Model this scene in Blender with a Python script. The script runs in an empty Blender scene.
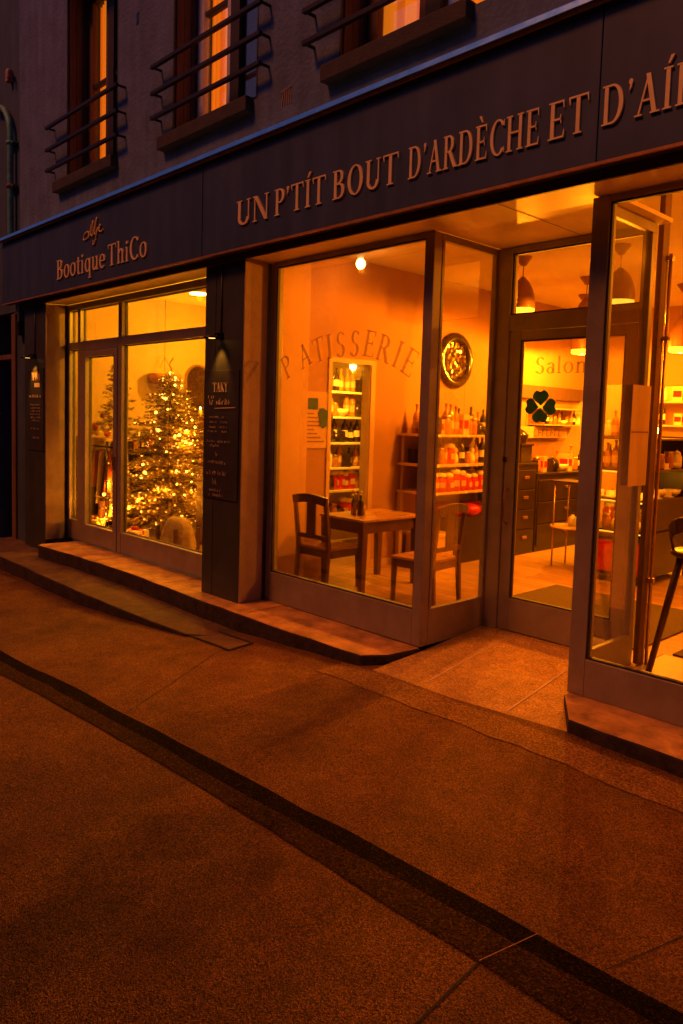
import bpy, bmesh, math, random
from mathutils import Vector, Matrix
random.seed(7)
R = math.radians
S = bpy.context.scene
COL = S.collection

# ------------------------------------------------------------------ helpers
def link(o):
    COL.objects.link(o); return o

def tag(o, label=None, cat=None, group=None, kind=None):
    if label: o['label'] = label
    if cat: o['category'] = cat
    if group: o['group'] = group
    if kind: o['kind'] = kind
    return o

def thing(name, label, cat, loc=(0, 0, 0), rz=0.0, group=None):
    o = link(bpy.data.objects.new(name, None))
    o.empty_display_size = .1
    o.location = loc; o.rotation_euler = (0, 0, rz)
    return tag(o, label, cat, group)

def copy_tree(o, parent=None):
    c = o.copy(); COL.objects.link(c)
    if parent is not None: c.parent = parent
    for ch in list(o.children): copy_tree(ch, c)
    return c

class B:
    """collects shapes into one mesh; off = location of the thing it belongs to"""
    def __init__(s, off=(0, 0, 0)):
        s.bm = bmesh.new(); s.off = Vector(off)
    def face(s, pts, mi=0, smooth=False):
        f = s.bm.faces.new([s.bm.verts.new(Vector(p)) for p in pts])
        f.material_index = mi; f.smooth = smooth; return s
    def box(s, x0, x1, y0, y1, z0, z1, mi=0, m=None):
        if x0 > x1: x0, x1 = x1, x0
        if y0 > y1: y0, y1 = y1, y0
        if z0 > z1: z0, z1 = z1, z0
        v = [Vector(p) for p in ((x0,y0,z0),(x1,y0,z0),(x1,y1,z0),(x0,y1,z0),(x0,y0,z1),(x1,y0,z1),(x1,y1,z1),(x0,y1,z1))]
        if m is not None: v = [m @ p for p in v]
        v = [s.bm.verts.new(p) for p in v]
        for q in ((0,3,2,1),(4,5,6,7),(0,1,5,4),(1,2,6,5),(2,3,7,6),(3,0,4,7)):
            s.bm.faces.new([v[i] for i in q]).material_index = mi
        return s
    def bar(s, a, b, w, h=None, up=(0, 0, 1), mi=0, w2=None, h2=None):
        a = Vector(a); b = Vector(b); h = w if h is None else h
        w2 = w if w2 is None else w2; h2 = h if h2 is None else h2
        d = (b - a).normalized(); u = Vector(up)
        if abs(d.dot(u)) > .98: u = Vector((0, 1, 0))
        sx = d.cross(u).normalized(); sz = sx.cross(d)
        r = []
        for p, ww, hh in ((a, w, h), (b, w2, h2)):
            r.append([s.bm.verts.new(p + sx*i*ww/2 + sz*j*hh/2) for i, j in ((-1,-1),(1,-1),(1,1),(-1,1))])
        for i in range(4):
            s.bm.faces.new((r[0][i], r[0][(i+1) % 4], r[1][(i+1) % 4], r[1][i])).material_index = mi
        s.bm.faces.new(r[0][::-1]).material_index = mi; s.bm.faces.new(r[1]).material_index = mi
        return s
    def tube(s, pts, rad, n=10, mi=0, cap=True):
        pts = [Vector(p) for p in pts]; rs = rad if isinstance(rad, (list, tuple)) else [rad]*len(pts)
        rings = []; ref = None
        for i, p in enumerate(pts):
            d = (pts[min(i+1, len(pts)-1)] - pts[max(i-1, 0)]).normalized()
            if ref is None:
                ref = Vector((0, 0, 1)) if abs(d.z) < .9 else Vector((1, 0, 0))
            a = d.cross(ref).normalized(); b = a.cross(d); ref = b
            rings.append([s.bm.verts.new(p + (a*math.cos(t) + b*math.sin(t))*rs[i]) for t in [2*math.pi*k/n for k in range(n)]])
        for r0, r1 in zip(rings, rings[1:]):
            for k in range(n):
                f = s.bm.faces.new((r0[k], r0[(k+1) % n], r1[(k+1) % n], r1[k])); f.smooth = True; f.material_index = mi
        if cap:
            s.bm.faces.new(rings[0][::-1]).material_index = mi; s.bm.faces.new(rings[-1]).material_index = mi
        return s
    def lathe(s, prof, c=(0, 0, 0), n=20, mi=0, axis='z'):
        c = Vector(c); rings = []
        for r, z in prof:
            ring = []
            for k in range(n):
                t = 2*math.pi*k/n; r_ = max(r, 1e-4)
                v = Vector((r_*math.cos(t), r_*math.sin(t), z))
                if axis == 'x': v = Vector((v.z, v.x, v.y))
                if axis == 'y': v = Vector((v.x, v.z, v.y))
                ring.append(s.bm.verts.new(c + v))
            rings.append(ring)
        for r0, r1 in zip(rings, rings[1:]):
            for k in range(n):
                f = s.bm.faces.new((r0[k], r0[(k+1) % n], r1[(k+1) % n], r1[k])); f.smooth = True; f.material_index = mi
        return s
    def prism(s, poly, z0, z1, mi=0, mside=None):
        """poly: list of (x, y); extruded in z"""
        a = [s.bm.verts.new((x, y, z0)) for x, y in poly]; b = [s.bm.verts.new((x, y, z1)) for x, y in poly]
        n = len(poly)
        s.bm.faces.new(a[::-1]).material_index = mi; s.bm.faces.new(b).material_index = mi
        for i in range(n):
            s.bm.faces.new((a[i], a[(i+1) % n], b[(i+1) % n], b[i])).material_index = mi if mside is None else mside
        return s
    def ico(s, c, r, sub=2, sc=(1, 1, 1), mi=0):
        g = bmesh.ops.create_icosphere(s.bm, subdivisions=sub, radius=r, matrix=Matrix.Translation(c) @ Matrix.Diagonal((*sc, 1)))
        for v in g['verts']:
            for f in v.link_faces: f.smooth = True; f.material_index = mi
        return s
    def out(s, name, mat, parent=None, bevel=0.0, fix=True, kind=None, seg=2):
        if fix: bmesh.ops.recalc_face_normals(s.bm, faces=s.bm.faces)
        bmesh.ops.translate(s.bm, verts=s.bm.verts, vec=-s.off)
        me = bpy.data.meshes.new(name); s.bm.to_mesh(me); s.bm.free()
        for m in (mat if isinstance(mat, (list, tuple)) else [mat]): me.materials.append(m)
        o = link(bpy.data.objects.new(name, me))
        if parent is not None: o.parent = parent
        if bevel:
            md = o.modifiers.new('bevel', 'BEVEL'); md.width = bevel; md.segments = seg; md.limit_method = 'ANGLE'; md.angle_limit = R(40)
        if kind: o['kind'] = kind
        return o

def single(b, name, mat, label, cat, loc, group=None, bevel=0, kind=None):
    """a thing made of one mesh, origin at loc"""
    b.off = Vector(loc)
    o = b.out(name, mat, None, bevel); o.location = loc
    return tag(o, label, cat, group, kind)

# ------------------------------------------------------------------ materials
def nodes(name):
    m = bpy.data.materials.new(name); m.use_nodes = True
    nt = m.node_tree; p = nt.nodes['Principled BSDF']
    return m, nt, p

def mat(name, col, rough=.6, metal=0., amt=.25, scale=8., bump=0., bscale=None, spec=.5, col2=None, stretch=None, detail=6, streak=0):
    m, nt, p = nodes(name); N = nt.nodes.new; L = nt.links.new
    tc = N('ShaderNodeTexCoord'); mp = N('ShaderNodeMapping'); L(tc.outputs['Object'], mp.inputs['Vector'])
    if stretch: mp.inputs['Scale'].default_value = stretch
    n1 = N('ShaderNodeTexNoise'); n1.inputs['Scale'].default_value = scale; n1.inputs['Detail'].default_value = detail
    n1.inputs['Roughness'].default_value = .65
    L(mp.outputs[0], n1.inputs['Vector'])
    rp = N('ShaderNodeValToRGB'); L(n1.outputs['Fac'], rp.inputs['Fac'])
    c = Vector(col); a = c*(1-amt); b = Vector(col2) if col2 else c*(1+amt)
    rp.color_ramp.elements[0].position = .3; rp.color_ramp.elements[1].position = .7
    rp.color_ramp.elements[0].color = (*a, 1); rp.color_ramp.elements[1].color = (*b, 1)
    if streak:
        m2 = N('ShaderNodeMapping'); m2.inputs['Scale'].default_value = (5, 5, .35); L(tc.outputs['Object'], m2.inputs[0])
        ns = N('ShaderNodeTexNoise'); ns.inputs['Scale'].default_value = 1.4; ns.inputs['Detail'].default_value = 6; L(m2.outputs[0], ns.inputs['Vector'])
        sr = N('ShaderNodeMapRange'); sr.inputs['From Min'].default_value = .35; sr.inputs['From Max'].default_value = .65; sr.inputs['To Min'].default_value = 1-streak; sr.inputs['To Max'].default_value = 1+streak*.4; L(ns.outputs['Fac'], sr.inputs['Value'])
        sx = N('ShaderNodeMix'); sx.data_type = 'RGBA'; sx.blend_type = 'MULTIPLY'; sx.inputs['Factor'].default_value = 1; L(rp.outputs[0], sx.inputs['A']); L(sr.outputs[0], sx.inputs['B']); L(sx.outputs['Result'], p.inputs['Base Color'])
    else: L(rp.outputs[0], p.inputs['Base Color'])
    p.inputs['Metallic'].default_value = metal; p.inputs['Specular IOR Level'].default_value = spec
    mr = N('ShaderNodeMapRange'); mr.inputs['To Min'].default_value = max(.02, rough-.1); mr.inputs['To Max'].default_value = min(1, rough+.12)
    L(n1.outputs['Fac'], mr.inputs['Value']); L(mr.outputs[0], p.inputs['Roughness'])
    if bump:
        n2 = N('ShaderNodeTexNoise'); n2.inputs['Scale'].default_value = bscale or scale*8; n2.inputs['Detail'].default_value = 5
        L(mp.outputs[0], n2.inputs['Vector'])
        bp = N('ShaderNodeBump'); bp.inputs['Strength'].default_value = bump; bp.inputs['Distance'].default_value = .01
        L(n2.outputs['Fac'], bp.inputs['Height']); L(bp.outputs[0], p.inputs['Normal'])
    return m

def asphalt(name, dark, light, fleck, big=.8, scale=170, amt_big=.35, spec=.22):
    """bitumen with aggregate: three scales of grain plus broad wear stains"""
    m, nt, p = nodes(name); N = nt.nodes.new; L = nt.links.new
    tc = N('ShaderNodeTexCoord')
    def noise(sc, det=4, ro=.6):
        n = N('ShaderNodeTexNoise'); n.inputs['Scale'].default_value = sc; n.inputs['Detail'].default_value = det; n.inputs['Roughness'].default_value = ro
        L(tc.outputs['Object'], n.inputs['Vector']); return n
    g = noise(scale*.55, 3, .75); w = noise(big, 5, .6); w2 = noise(big*6, 5, .7)
    vo = N('ShaderNodeTexVoronoi'); vo.inputs['Scale'].default_value = scale; L(tc.outputs['Object'], vo.inputs['Vector'])
    vs = N('ShaderNodeSeparateColor'); L(vo.outputs['Color'], vs.inputs[0])
    r1 = N('ShaderNodeValToRGB'); L(g.outputs['Fac'], r1.inputs['Fac'])
    r1.color_ramp.elements[0].position = .40; r1.color_ramp.elements[1].position = .62
    r1.color_ramp.elements[0].color = (*dark, 1); r1.color_ramp.elements[1].color = (*light, 1)
    st = N('ShaderNodeMath'); st.operation = 'GREATER_THAN'; st.inputs[1].default_value = .86; L(vs.outputs[0], st.inputs[0])
    st2 = N('ShaderNodeMath'); st2.operation = 'MULTIPLY'; st2.inputs[1].default_value = .7; L(st.outputs[0], st2.inputs[0])
    mx = N('ShaderNodeMix'); mx.data_type = 'RGBA'; L(st2.outputs[0], mx.inputs['Factor']); L(r1.outputs[0], mx.inputs['A']); mx.inputs['B'].default_value = (*fleck, 1)
    ad = N('ShaderNodeMath'); ad.operation = 'ADD'; L(w.outputs['Fac'], ad.inputs[0]); L(w2.outputs['Fac'], ad.inputs[1])
    mr = N('ShaderNodeMapRange'); mr.inputs['From Min'].default_value = .7; mr.inputs['From Max'].default_value = 1.3
    mr.inputs['To Min'].default_value = 1-amt_big; mr.inputs['To Max'].default_value = 1+amt_big*.7; L(ad.outputs[0], mr.inputs['Value'])
    ml = N('ShaderNodeMix'); ml.data_type = 'RGBA'; ml.blend_type = 'MULTIPLY'; ml.inputs['Factor'].default_value = 1
    L(mx.outputs['Result'], ml.inputs['A']); L(mr.outputs[0], ml.inputs['B'])
    v2 = N('ShaderNodeTexVoronoi'); v2.inputs['Scale'].default_value = 5.5; L(tc.outputs['Object'], v2.inputs['Vector'])
    vr = N('ShaderNodeMapRange'); vr.inputs['From Min'].default_value = .035; vr.inputs['From Max'].default_value = .075; vr.inputs['To Min'].default_value = .55; vr.inputs['To Max'].default_value = 1
    L(v2.outputs['Distance'], vr.inputs['Value'])
    m3 = N('ShaderNodeMix'); m3.data_type = 'RGBA'; m3.blend_type = 'MULTIPLY'; m3.inputs['Factor'].default_value = 1
    L(ml.outputs['Result'], m3.inputs['A']); L(vr.outputs[0], m3.inputs['B'])
    L(m3.outputs['Result'], p.inputs['Base Color'])
    p.inputs['Roughness'].default_value = .82; p.inputs['Specular IOR Level'].default_value = spec
    bp = N('ShaderNodeBump'); bp.inputs['Strength'].default_value = 1.0; bp.inputs['Distance'].default_value = .010
    h = N('ShaderNodeMath'); h.operation = 'ADD'; L(g.outputs['Fac'], h.inputs[0]); L(vo.outputs['Distance'], h.inputs[1])
    L(h.outputs[0], bp.inputs['Height']); L(bp.outputs[0], p.inputs['Normal'])
    return m

def glass(name, tint=(.97, .97, .96), gain=.36, dirt=.0):
    m = bpy.data.materials.new(name); m.use_nodes = True; nt = m.node_tree; N = nt.nodes.new; L = nt.links.new
    for n in list(nt.nodes): nt.nodes.remove(n)
    o = N('ShaderNodeOutputMaterial'); mx = N('ShaderNodeMixShader'); t = N('ShaderNodeBsdfTransparent'); g = N('ShaderNodeBsdfGlossy')
    t.inputs[0].default_value = (*tint, 1); g.inputs['Roughness'].default_value = .02; g.inputs['Color'].default_value = (.9, .9, .9, 1)
    tc = N('ShaderNodeTexCoord'); mp = N('ShaderNodeMapping'); mp.inputs['Rotation'].default_value = (0, .6, 0); mp.inputs['Scale'].default_value = (1.2, 1.2, 9); L(tc.outputs['Object'], mp.inputs[0])
    sm = N('ShaderNodeTexNoise'); sm.inputs['Scale'].default_value = 2.2; sm.inputs['Detail'].default_value = 6; L(mp.outputs[0], sm.inputs['Vector'])
    rg = N('ShaderNodeMapRange'); rg.inputs['From Min'].default_value = .4; rg.inputs['From Max'].default_value = .75; rg.inputs['To Min'].default_value = .01; rg.inputs['To Max'].default_value = .08; L(sm.outputs['Fac'], rg.inputs['Value']); L(rg.outputs[0], g.inputs['Roughness'])
    f = N('ShaderNodeFresnel'); f.inputs['IOR'].default_value = 1.5
    k = N('ShaderNodeMath'); k.operation = 'MULTIPLY'; k.inputs[1].default_value = gain; L(f.outputs[0], k.inputs[0])
    L(k.outputs[0], mx.inputs[0]); L(t.outputs[0], mx.inputs[1]); L(g.outputs[0], mx.inputs[2]); L(mx.outputs[0], o.inputs[0])
    return m

def emit(name, col, strength):
    m, nt, p = nodes(name)
    p.inputs['Base Color'].default_value = (*col, 1); p.inputs['Emission Color'].default_value = (*col, 1); p.inputs['Emission Strength'].default_value = strength
    m.cycles.emission_sampling = 'NONE'
    return m

def planks(name, a, b, w=.12, l=1.3, rough=.35, gap=(.02, .008, .003), rot=0.):
    m, nt, p = nodes(name); N = nt.nodes.new; L = nt.links.new
    tc = N('ShaderNodeTexCoord'); mp = N('ShaderNodeMapping'); L(tc.outputs['Object'], mp.inputs['Vector']); mp.inputs['Rotation'].default_value = (0, 0, rot)
    br = N('ShaderNodeTexBrick'); L(mp.outputs[0], br.inputs['Vector']); br.inputs['Scale'].default_value = 1
    br.inputs['Brick Width'].default_value = l; br.inputs['Row Height'].default_value = w; br.inputs['Mortar Size'].default_value = .003
    br.inputs['Color1'].default_value = (*a, 1); br.inputs['Color2'].default_value = (*b, 1); br.inputs['Mortar'].default_value = (*gap, 1)
    n = N('ShaderNodeTexNoise'); n.inputs['Scale'].default_value = 3; n.inputs['Detail'].default_value = 8
    mp2 = N('ShaderNodeMapping'); mp2.inputs['Scale'].default_value = (1, 14, 1); L(mp.outputs[0], mp2.inputs[0]); L(mp2.outputs[0], n.inputs['Vector'])
    mr = N('ShaderNodeMapRange'); mr.inputs['From Min'].default_value = .3; mr.inputs['From Max'].default_value = .7; mr.inputs['To Min'].default_value = .65; mr.inputs['To Max'].default_value = 1.25; L(n.outputs['Fac'], mr.inputs['Value'])
    ml = N('ShaderNodeMix'); ml.data_type = 'RGBA'; ml.blend_type = 'MULTIPLY'; ml.inputs['Factor'].default_value = 1
    L(br.outputs['Color'], ml.inputs['A']); L(mr.outputs[0], ml.inputs['B']); L(ml.outputs['Result'], p.inputs['Base Color'])
    p.inputs['Roughness'].default_value = rough
    return m

M = {}
M['street'] = asphalt('asphalt_street', (.085, .037, .006), (.41, .170, .025), (.60, .28, .058), amt_big=.45, scale=210)
M['joint'] = mat('asphalt_joint', (.022, .016, .012), .9, amt=.4, scale=30)
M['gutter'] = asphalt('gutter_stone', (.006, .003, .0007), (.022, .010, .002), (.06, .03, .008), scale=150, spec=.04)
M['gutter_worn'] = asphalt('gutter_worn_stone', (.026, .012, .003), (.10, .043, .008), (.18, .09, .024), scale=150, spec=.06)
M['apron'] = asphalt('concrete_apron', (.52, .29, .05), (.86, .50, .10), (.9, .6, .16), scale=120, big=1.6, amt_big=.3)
M['grout'] = mat('grout', (.62, .43, .25), .8, amt=.2, scale=20)
M['step'] = mat('worn_stone', (.46, .235, .05), .8, amt=.55, scale=5, bump=.5, bscale=60, detail=9)
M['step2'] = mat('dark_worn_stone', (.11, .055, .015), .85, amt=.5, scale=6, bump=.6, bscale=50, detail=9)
M['stepside'] = mat('stone_edge_shade_and_joint', (.032, .021, .013), .9, amt=.7, scale=9, bump=.9, bscale=35, detail=9)  # shade of the risers painted into the colour; also fills the step joints
M['plaster'] = mat('mauve_plaster', (.105, .155, .31), .9, amt=.30, scale=3.0, bump=1.0, bscale=26, streak=.18, detail=9)
M['plaster2'] = mat('grey_plaster', (.05, .085, .15), .9, streak=.18, amt=.25, scale=2.5, bump=.5, bscale=80, detail=9)
M['sootbrick'] = mat('sooty_brick', (.045, .030, .020), .9, amt=.4, scale=5)
M['reveal'] = mat('reveal_plaster', (.30, .20, .13), .85, amt=.2, scale=4, bump=.3, bscale=70)
M['fascia'] = mat('plum_fascia_panel', (.040, .066, .15), .5, amt=.16, scale=2.2, bump=.05, bscale=4, streak=.22)
M['trim'] = mat('blue_grey_metal_flashing', (.45, .80, 1.0), .18, 1.0, amt=.08, scale=9)
M['gold'] = mat('copper_edge_trim', (.55, .28, .10), .4, .5, amt=.2, scale=12)
M['letter'] = mat('copper_lettering', (.96, .74, .34), .45, .1, amt=.10, scale=14)
M['pillar'] = mat('anthracite_cladding', (.045, .048, .038), .5, amt=.2, scale=5, streak=.10)
M['frame'] = mat('taupe_frame_metal', (.30, .25, .20), .42, .2, amt=.16, scale=5, streak=.06)
M['soffit'] = mat('cream_soffit', (.86, .70, .46), .45, amt=.12, scale=4)
M['soffitframe'] = mat('dark_beam', (.06, .045, .04), .55, amt=.2, scale=6)
M['glass'] = glass('window_glass')
M['wall'] = mat('warm_wall', (.56, .34, .15), .85, amt=.07, scale=3, bump=.15, bscale=50, stretch=(1, 1, .35))
M['wallb'] = mat('honey_wall', (.42, .29, .15), .85, amt=.10, scale=2.5, bump=.2, bscale=45)
M['wall2'] = mat('ochre_wall', (.38, .20, .08), .85, amt=.09, scale=2.5, bump=.2, bscale=45, stretch=(1, 1, .35))
M['ceil'] = mat('ceiling_paint', (.66, .58, .34), .9, amt=.06, scale=2)
M['floor'] = planks('oak_planks', (.42, .24, .12), (.30, .16, .075))
M['floor1'] = planks('brown_boards', (.30, .17, .09), (.22, .12, .06), rot=R(90))
M['tile'] = mat('pale_tile', (.62, .50, .36), .35, amt=.12, scale=5)
M['wood'] = mat('red_brown_wood', (.085, .030, .011), .4, amt=.4, scale=6, stretch=(1, 1, .18), bump=.1)
M['woodtop'] = mat('polished_wood_top', (.34, .17, .075), .28, amt=.3, scale=5, stretch=(5, 1, 1))
M['darkwood'] = mat('dark_cabinet_wood', (.024, .012, .006), .35, amt=.35, scale=5, stretch=(1, 1, .2))
M['palewood'] = mat('pale_wood', (.52, .34, .18), .5, amt=.25, scale=5, stretch=(1, 1, .15))
M['shutter'] = mat('brown_shutter_wood', (.12, .055, .035), .7, amt=.3, scale=8, stretch=(6, 6, .3))
M['blackwood'] = mat('black_window_wood', (.025, .02, .022), .6, amt=.3, scale=8)
M['rail'] = mat('black_iron', (.020, .015, .014), .5, .3, amt=.4, scale=20)
M['sill'] = mat('dark_stone_sill', (.045, .036, .040), .8, amt=.35, scale=8, bump=.4, bscale=60)
M['pipe'] = mat('verdigris_copper', (.10, .30, .25), .6, .2, amt=.45, scale=14)
M['rust'] = mat('brown_door_frame', (.17, .085, .045), .65, amt=.4, scale=7, stretch=(1, 1, .2))
M['black'] = mat('black_glazing', (.012, .011, .013), .25, amt=.2, scale=5)
M['terracotta'] = mat('terracotta_lamp', (.42, .20, .13), .6, amt=.2, scale=20)
M['chalk'] = mat('chalk_writing', (.34, .25, .18), .8, amt=.5, scale=40)
M['chalkb'] = mat('warm_chalk_writing', (.62, .45, .27), .8, amt=.45, scale=60)
M['board'] = mat('slate_board', (.030, .028, .025), .6, amt=.2, scale=7)
M['gletter'] = mat('gilt_window_lettering', (.34, .19, .075), .6, amt=.15, scale=14)
M['sletter'] = mat('brown_window_lettering', (.20, .085, .03), .6, amt=.2, scale=14)
def etched(name, col, a):
    m, nt, p = nodes(name); p.inputs['Base Color'].default_value = (*col, 1); p.inputs['Roughness'].default_value = .8
    n = nt.nodes.new('ShaderNodeTexNoise'); n.inputs['Scale'].default_value = 30
    mr = nt.nodes.new('ShaderNodeMapRange'); mr.inputs['To Min'].default_value = a-.12; mr.inputs['To Max'].default_value = a+.12
    nt.links.new(n.outputs['Fac'], mr.inputs['Value']); nt.links.new(mr.outputs[0], p.inputs['Alpha']); return m
M['gletter'] = etched('gilt_window_film', (.40, .20, .06), .55)
M['sletter'] = etched('brown_window_film', (.07, .028, .01), .55)
M['green'] = mat('clover_green', (.04, .30, .20), .6, amt=.3, scale=18)
M['brass'] = mat('aged_brass', (.45, .27, .09), .3, .8, amt=.2, scale=15)
M['shade'] = mat('bronze_shade', (.20, .085, .032), .45, .0, amt=.2, scale=10)
M['shadein'] = mat('shade_inner_enamel', (.85, .70, .40), .5, amt=.05, scale=5)
M['white'] = mat('cream_enamel', (.75, .66, .52), .4, amt=.06, scale=6)
M['red'] = mat('red_glaze', (.50, .016, .010), .16, amt=.3, scale=14)
M['cream'] = mat('cream_cloth', (.75, .62, .42), .8, amt=.2, scale=16, bump=.3)
M['amber'] = mat('amber_jar', (.34, .14, .03), .10, amt=.35, scale=20)
M['dark'] = mat('dark_ware', (.028, .016, .010), .14, amt=.4, scale=15)
M['paper'] = mat('buff_paper', (.52, .33, .17), .8, amt=.12, scale=10)
M['ink'] = mat('faded_print', (.22, .11, .05), .8, amt=.3, scale=20)
M['blueink'] = mat('blue_green_print', (.02, .07, .085), .7, amt=.5, scale=25)
M['fur'] = mat('cream_fur', (.42, .29, .16), .95, amt=.3, scale=18, bump=.8, bscale=70)
M['needle'] = mat('fir_needles', (.24, .16, .05), .7, amt=.5, scale=9)
M['pinkcloth'] = mat('dusty_pink_cloth', (.40, .19, .19), .9, amt=.3, scale=8)
M['redcloth'] = mat('brick_red_cloth', (.34, .075, .035), .9, amt=.3, scale=8)
M['mirror'] = mat('mirror_glass', (.34, .26, .13), .12, 1., amt=.45, scale=16)
M['mat'] = mat('coir_mat', (.075, .045, .026), .95, amt=.3, scale=40, bump=.6, bscale=200)
M['curtain'] = emit('emissive_curtain_glow', (1., .235, .008), .85)  # lamplight put into the cloth as emission, no lamp stands behind
M['curtain2'] = emit('emissive_fold_shade', (1., .20, .005), .6)  # dimmer emission copy, paints the shade of the folds
M['net'] = mat('pale_blue_net', (.55, .58, .75), .9, amt=.15, scale=20)
M['bulb'] = emit('bulb_glow', (1., .60, .16), 14)
M['fairy'] = emit('fairy_glow', (1., .46, .05), 11)
M['fairy2'] = emit('fairy_glow_dim', (1., .40, .03), 3)
M['lampglow'] = emit('lamp_mouth_glow', (1., .52, .03), 2.3)
M['tinylamp'] = emit('pillar_lamp_glow', (1., .5, .08), 3)

# ------------------------------------------------------------------ world, sun, camera
w = bpy.data.worlds.new('World'); S.world = w; w.use_nodes = True
nt = w.node_tree; bg = nt.nodes['Background']
sky = nt.nodes.new('ShaderNodeTexSky'); sky.sky_type = 'NISHITA'; sky.sun_disc = False
SUN_EL, SUN_AZ = R(52), R(200)
sky.sun_elevation = SUN_EL; sky.sun_rotation = SUN_AZ
tint = nt.nodes.new('ShaderNodeMix'); tint.data_type = 'RGBA'; tint.blend_type = 'MULTIPLY'; tint.inputs['Factor'].default_value = 1
tint.inputs['B'].default_value = (.9, .60, .95, 1)
nt.links.new(sky.outputs[0], tint.inputs['A']); nt.links.new(tint.outputs['Result'], bg.inputs[0])
bg.inputs[1].default_value = .024
sd = bpy.data.lights.new('Sun', 'SUN'); sd.energy = 1.45; sd.angle = R(12); sd.color = (1, .21, .02)
so = link(bpy.data.objects.new('sun', sd))
dirv = Vector((math.sin(SUN_AZ)*math.cos(SUN_EL), math.cos(SUN_AZ)*math.cos(SUN_EL), math.sin(SUN_EL)))
so.rotation_euler = dirv.to_track_quat('Z', 'Y').to_euler()

cam = bpy.data.cameras.new('Camera'); co = link(bpy.data.objects.new('Camera', cam)); S.camera = co
yaw, pit, rol = R(-46.282), R(4.418), R(-1.708)
fw = Vector((math.sin(yaw)*math.cos(pit), math.cos(yaw)*math.cos(pit), -math.sin(pit)))
rt = Vector((math.cos(yaw), -math.sin(yaw), 0)); dn = fw.cross(rt)
r2 = rt*math.cos(rol) + dn*math.sin(rol); d2 = -rt*math.sin(rol) + dn*math.cos(rol)
mw = Matrix((r2, -d2, -fw)).transposed().to_4x4(); mw.translation = (0, -4.305, 1.70)
co.matrix_world = mw
cam.sensor_width = 36; cam.lens = 757.3/1024*36; cam.shift_y = -(512-476.6)/1024; cam.clip_end = 500; cam.clip_start = .05
vs = S.view_settings; vs.view_transform = 'Standard'; vs.look = 'None'; vs.exposure = 0; vs.gamma = 1
S.render.engine = 'CYCLES'
S.cycles.sample_clamp_indirect = 3; S.cycles.max_bounces = 8; S.cycles.transparent_max_bounces = 16

def lamp(name, loc, power, col=(1, .25, .004), radius=.05, parent=None, typ='POINT', **k):
    d = bpy.data.lights.new(name, typ); d.energy = power; d.color = col
    if typ in ('POINT', 'SPOT'): d.shadow_soft_size = radius
    for a, v in k.items(): setattr(d, a, v)
    o = link(bpy.data.objects.new(name, d)); o.location = loc
    if parent is not None: o.parent = parent
    return o

# ------------------------------------------------------------------ ground
GX = [-14, -9.9, -7.4, -6.1, -5.5, -4.9, -3.7, -2.1, -1.5, 0, 3]
GZ = [-.40, -.33, -.30, -.225, -.19, -.14, -.085, -.07, -.085, -.10, -.12]
def gz(x, y):
    if x <= GX[0]: z = GZ[0]
    elif x >= GX[-1]: z = GZ[-1]
    else:
        for i in range(len(GX)-1):
            if GX[i] <= x <= GX[i+1]:
                t = (x-GX[i])/(GX[i+1]-GX[i]); z = GZ[i]*(1-t)+GZ[i+1]*t; break
    return z - .015*min(max(-.6-y, 0), 1.6)

def grid(b, xs, ys, dz=0., mi=0, jit=None):
    vv = [[b.bm.verts.new((x, y + (jit(x, j) if jit else 0), gz(x, y)+dz)) for x in xs] for j, y in enumerate(ys)]
    for j in range(len(ys)-1):
        for i in range(len(xs)-1):
            f = b.bm.faces.new((vv[j][i], vv[j][i+1], vv[j+1][i+1], vv[j+1][i])); f.material_index = mi; f.smooth = True

def strip(b, pts, wdt, dz, mi):
    """thin mark lying on the ground along a polyline"""
    for (x0, y0), (x1, y1) in zip(pts, pts[1:]):
        d = Vector((x1-x0, y1-y0, 0)); L_ = d.length; n = max(1, int(L_/.15)); d.normalize(); p = Vector((-d.y, d.x, 0))*wdt/2
        pr = None
        for k in range(n+1):
            q = Vector((x0, y0, 0)).lerp(Vector((x1, y1, 0)), k/n)
            jw = random.uniform(.6, 1.3)
            a = q+p*jw; c = q-p*jw
            cur = (b.bm.verts.new((a.x, a.y, gz(a.x, a.y)+dz)), b.bm.verts.new((c.x, c.y, gz(c.x, c.y)+dz)))
            if pr: b.bm.faces.new((pr[0], pr[1], cur[1], cur[0])).material_index = mi
            pr = cur
xs = [-60, -30, -20, -14] + [-14 + .5*i for i in range(1, 34)] + [3, 6, 12, 30, 60]
xs = sorted(set(xs + GX))
ys = [-60, -30, -15, -8, -5, -4, -3, -2.6, -2.3, -2.1, -1.8, -1.4, -1.0, -.8, -.6, -.4, -.2, .3]
b = B(); grid(b, xs, ys)
strip(b, [(-4.12, -2.11), (-4.45, -1.55), (-4.82, -.96)], .008, .004, 1)
strip(b, [(-1.09, -1.99), (-.98, -1.62), (-.88, -1.25)], .006, .004, 1)
strip(b, [(-1.39, -2.27), (-1.36, -2.62), (-1.25, -4.2)], .008, .004, 1)
street = b.out('street', [M['street'], M['joint']], kind='structure')
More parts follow.
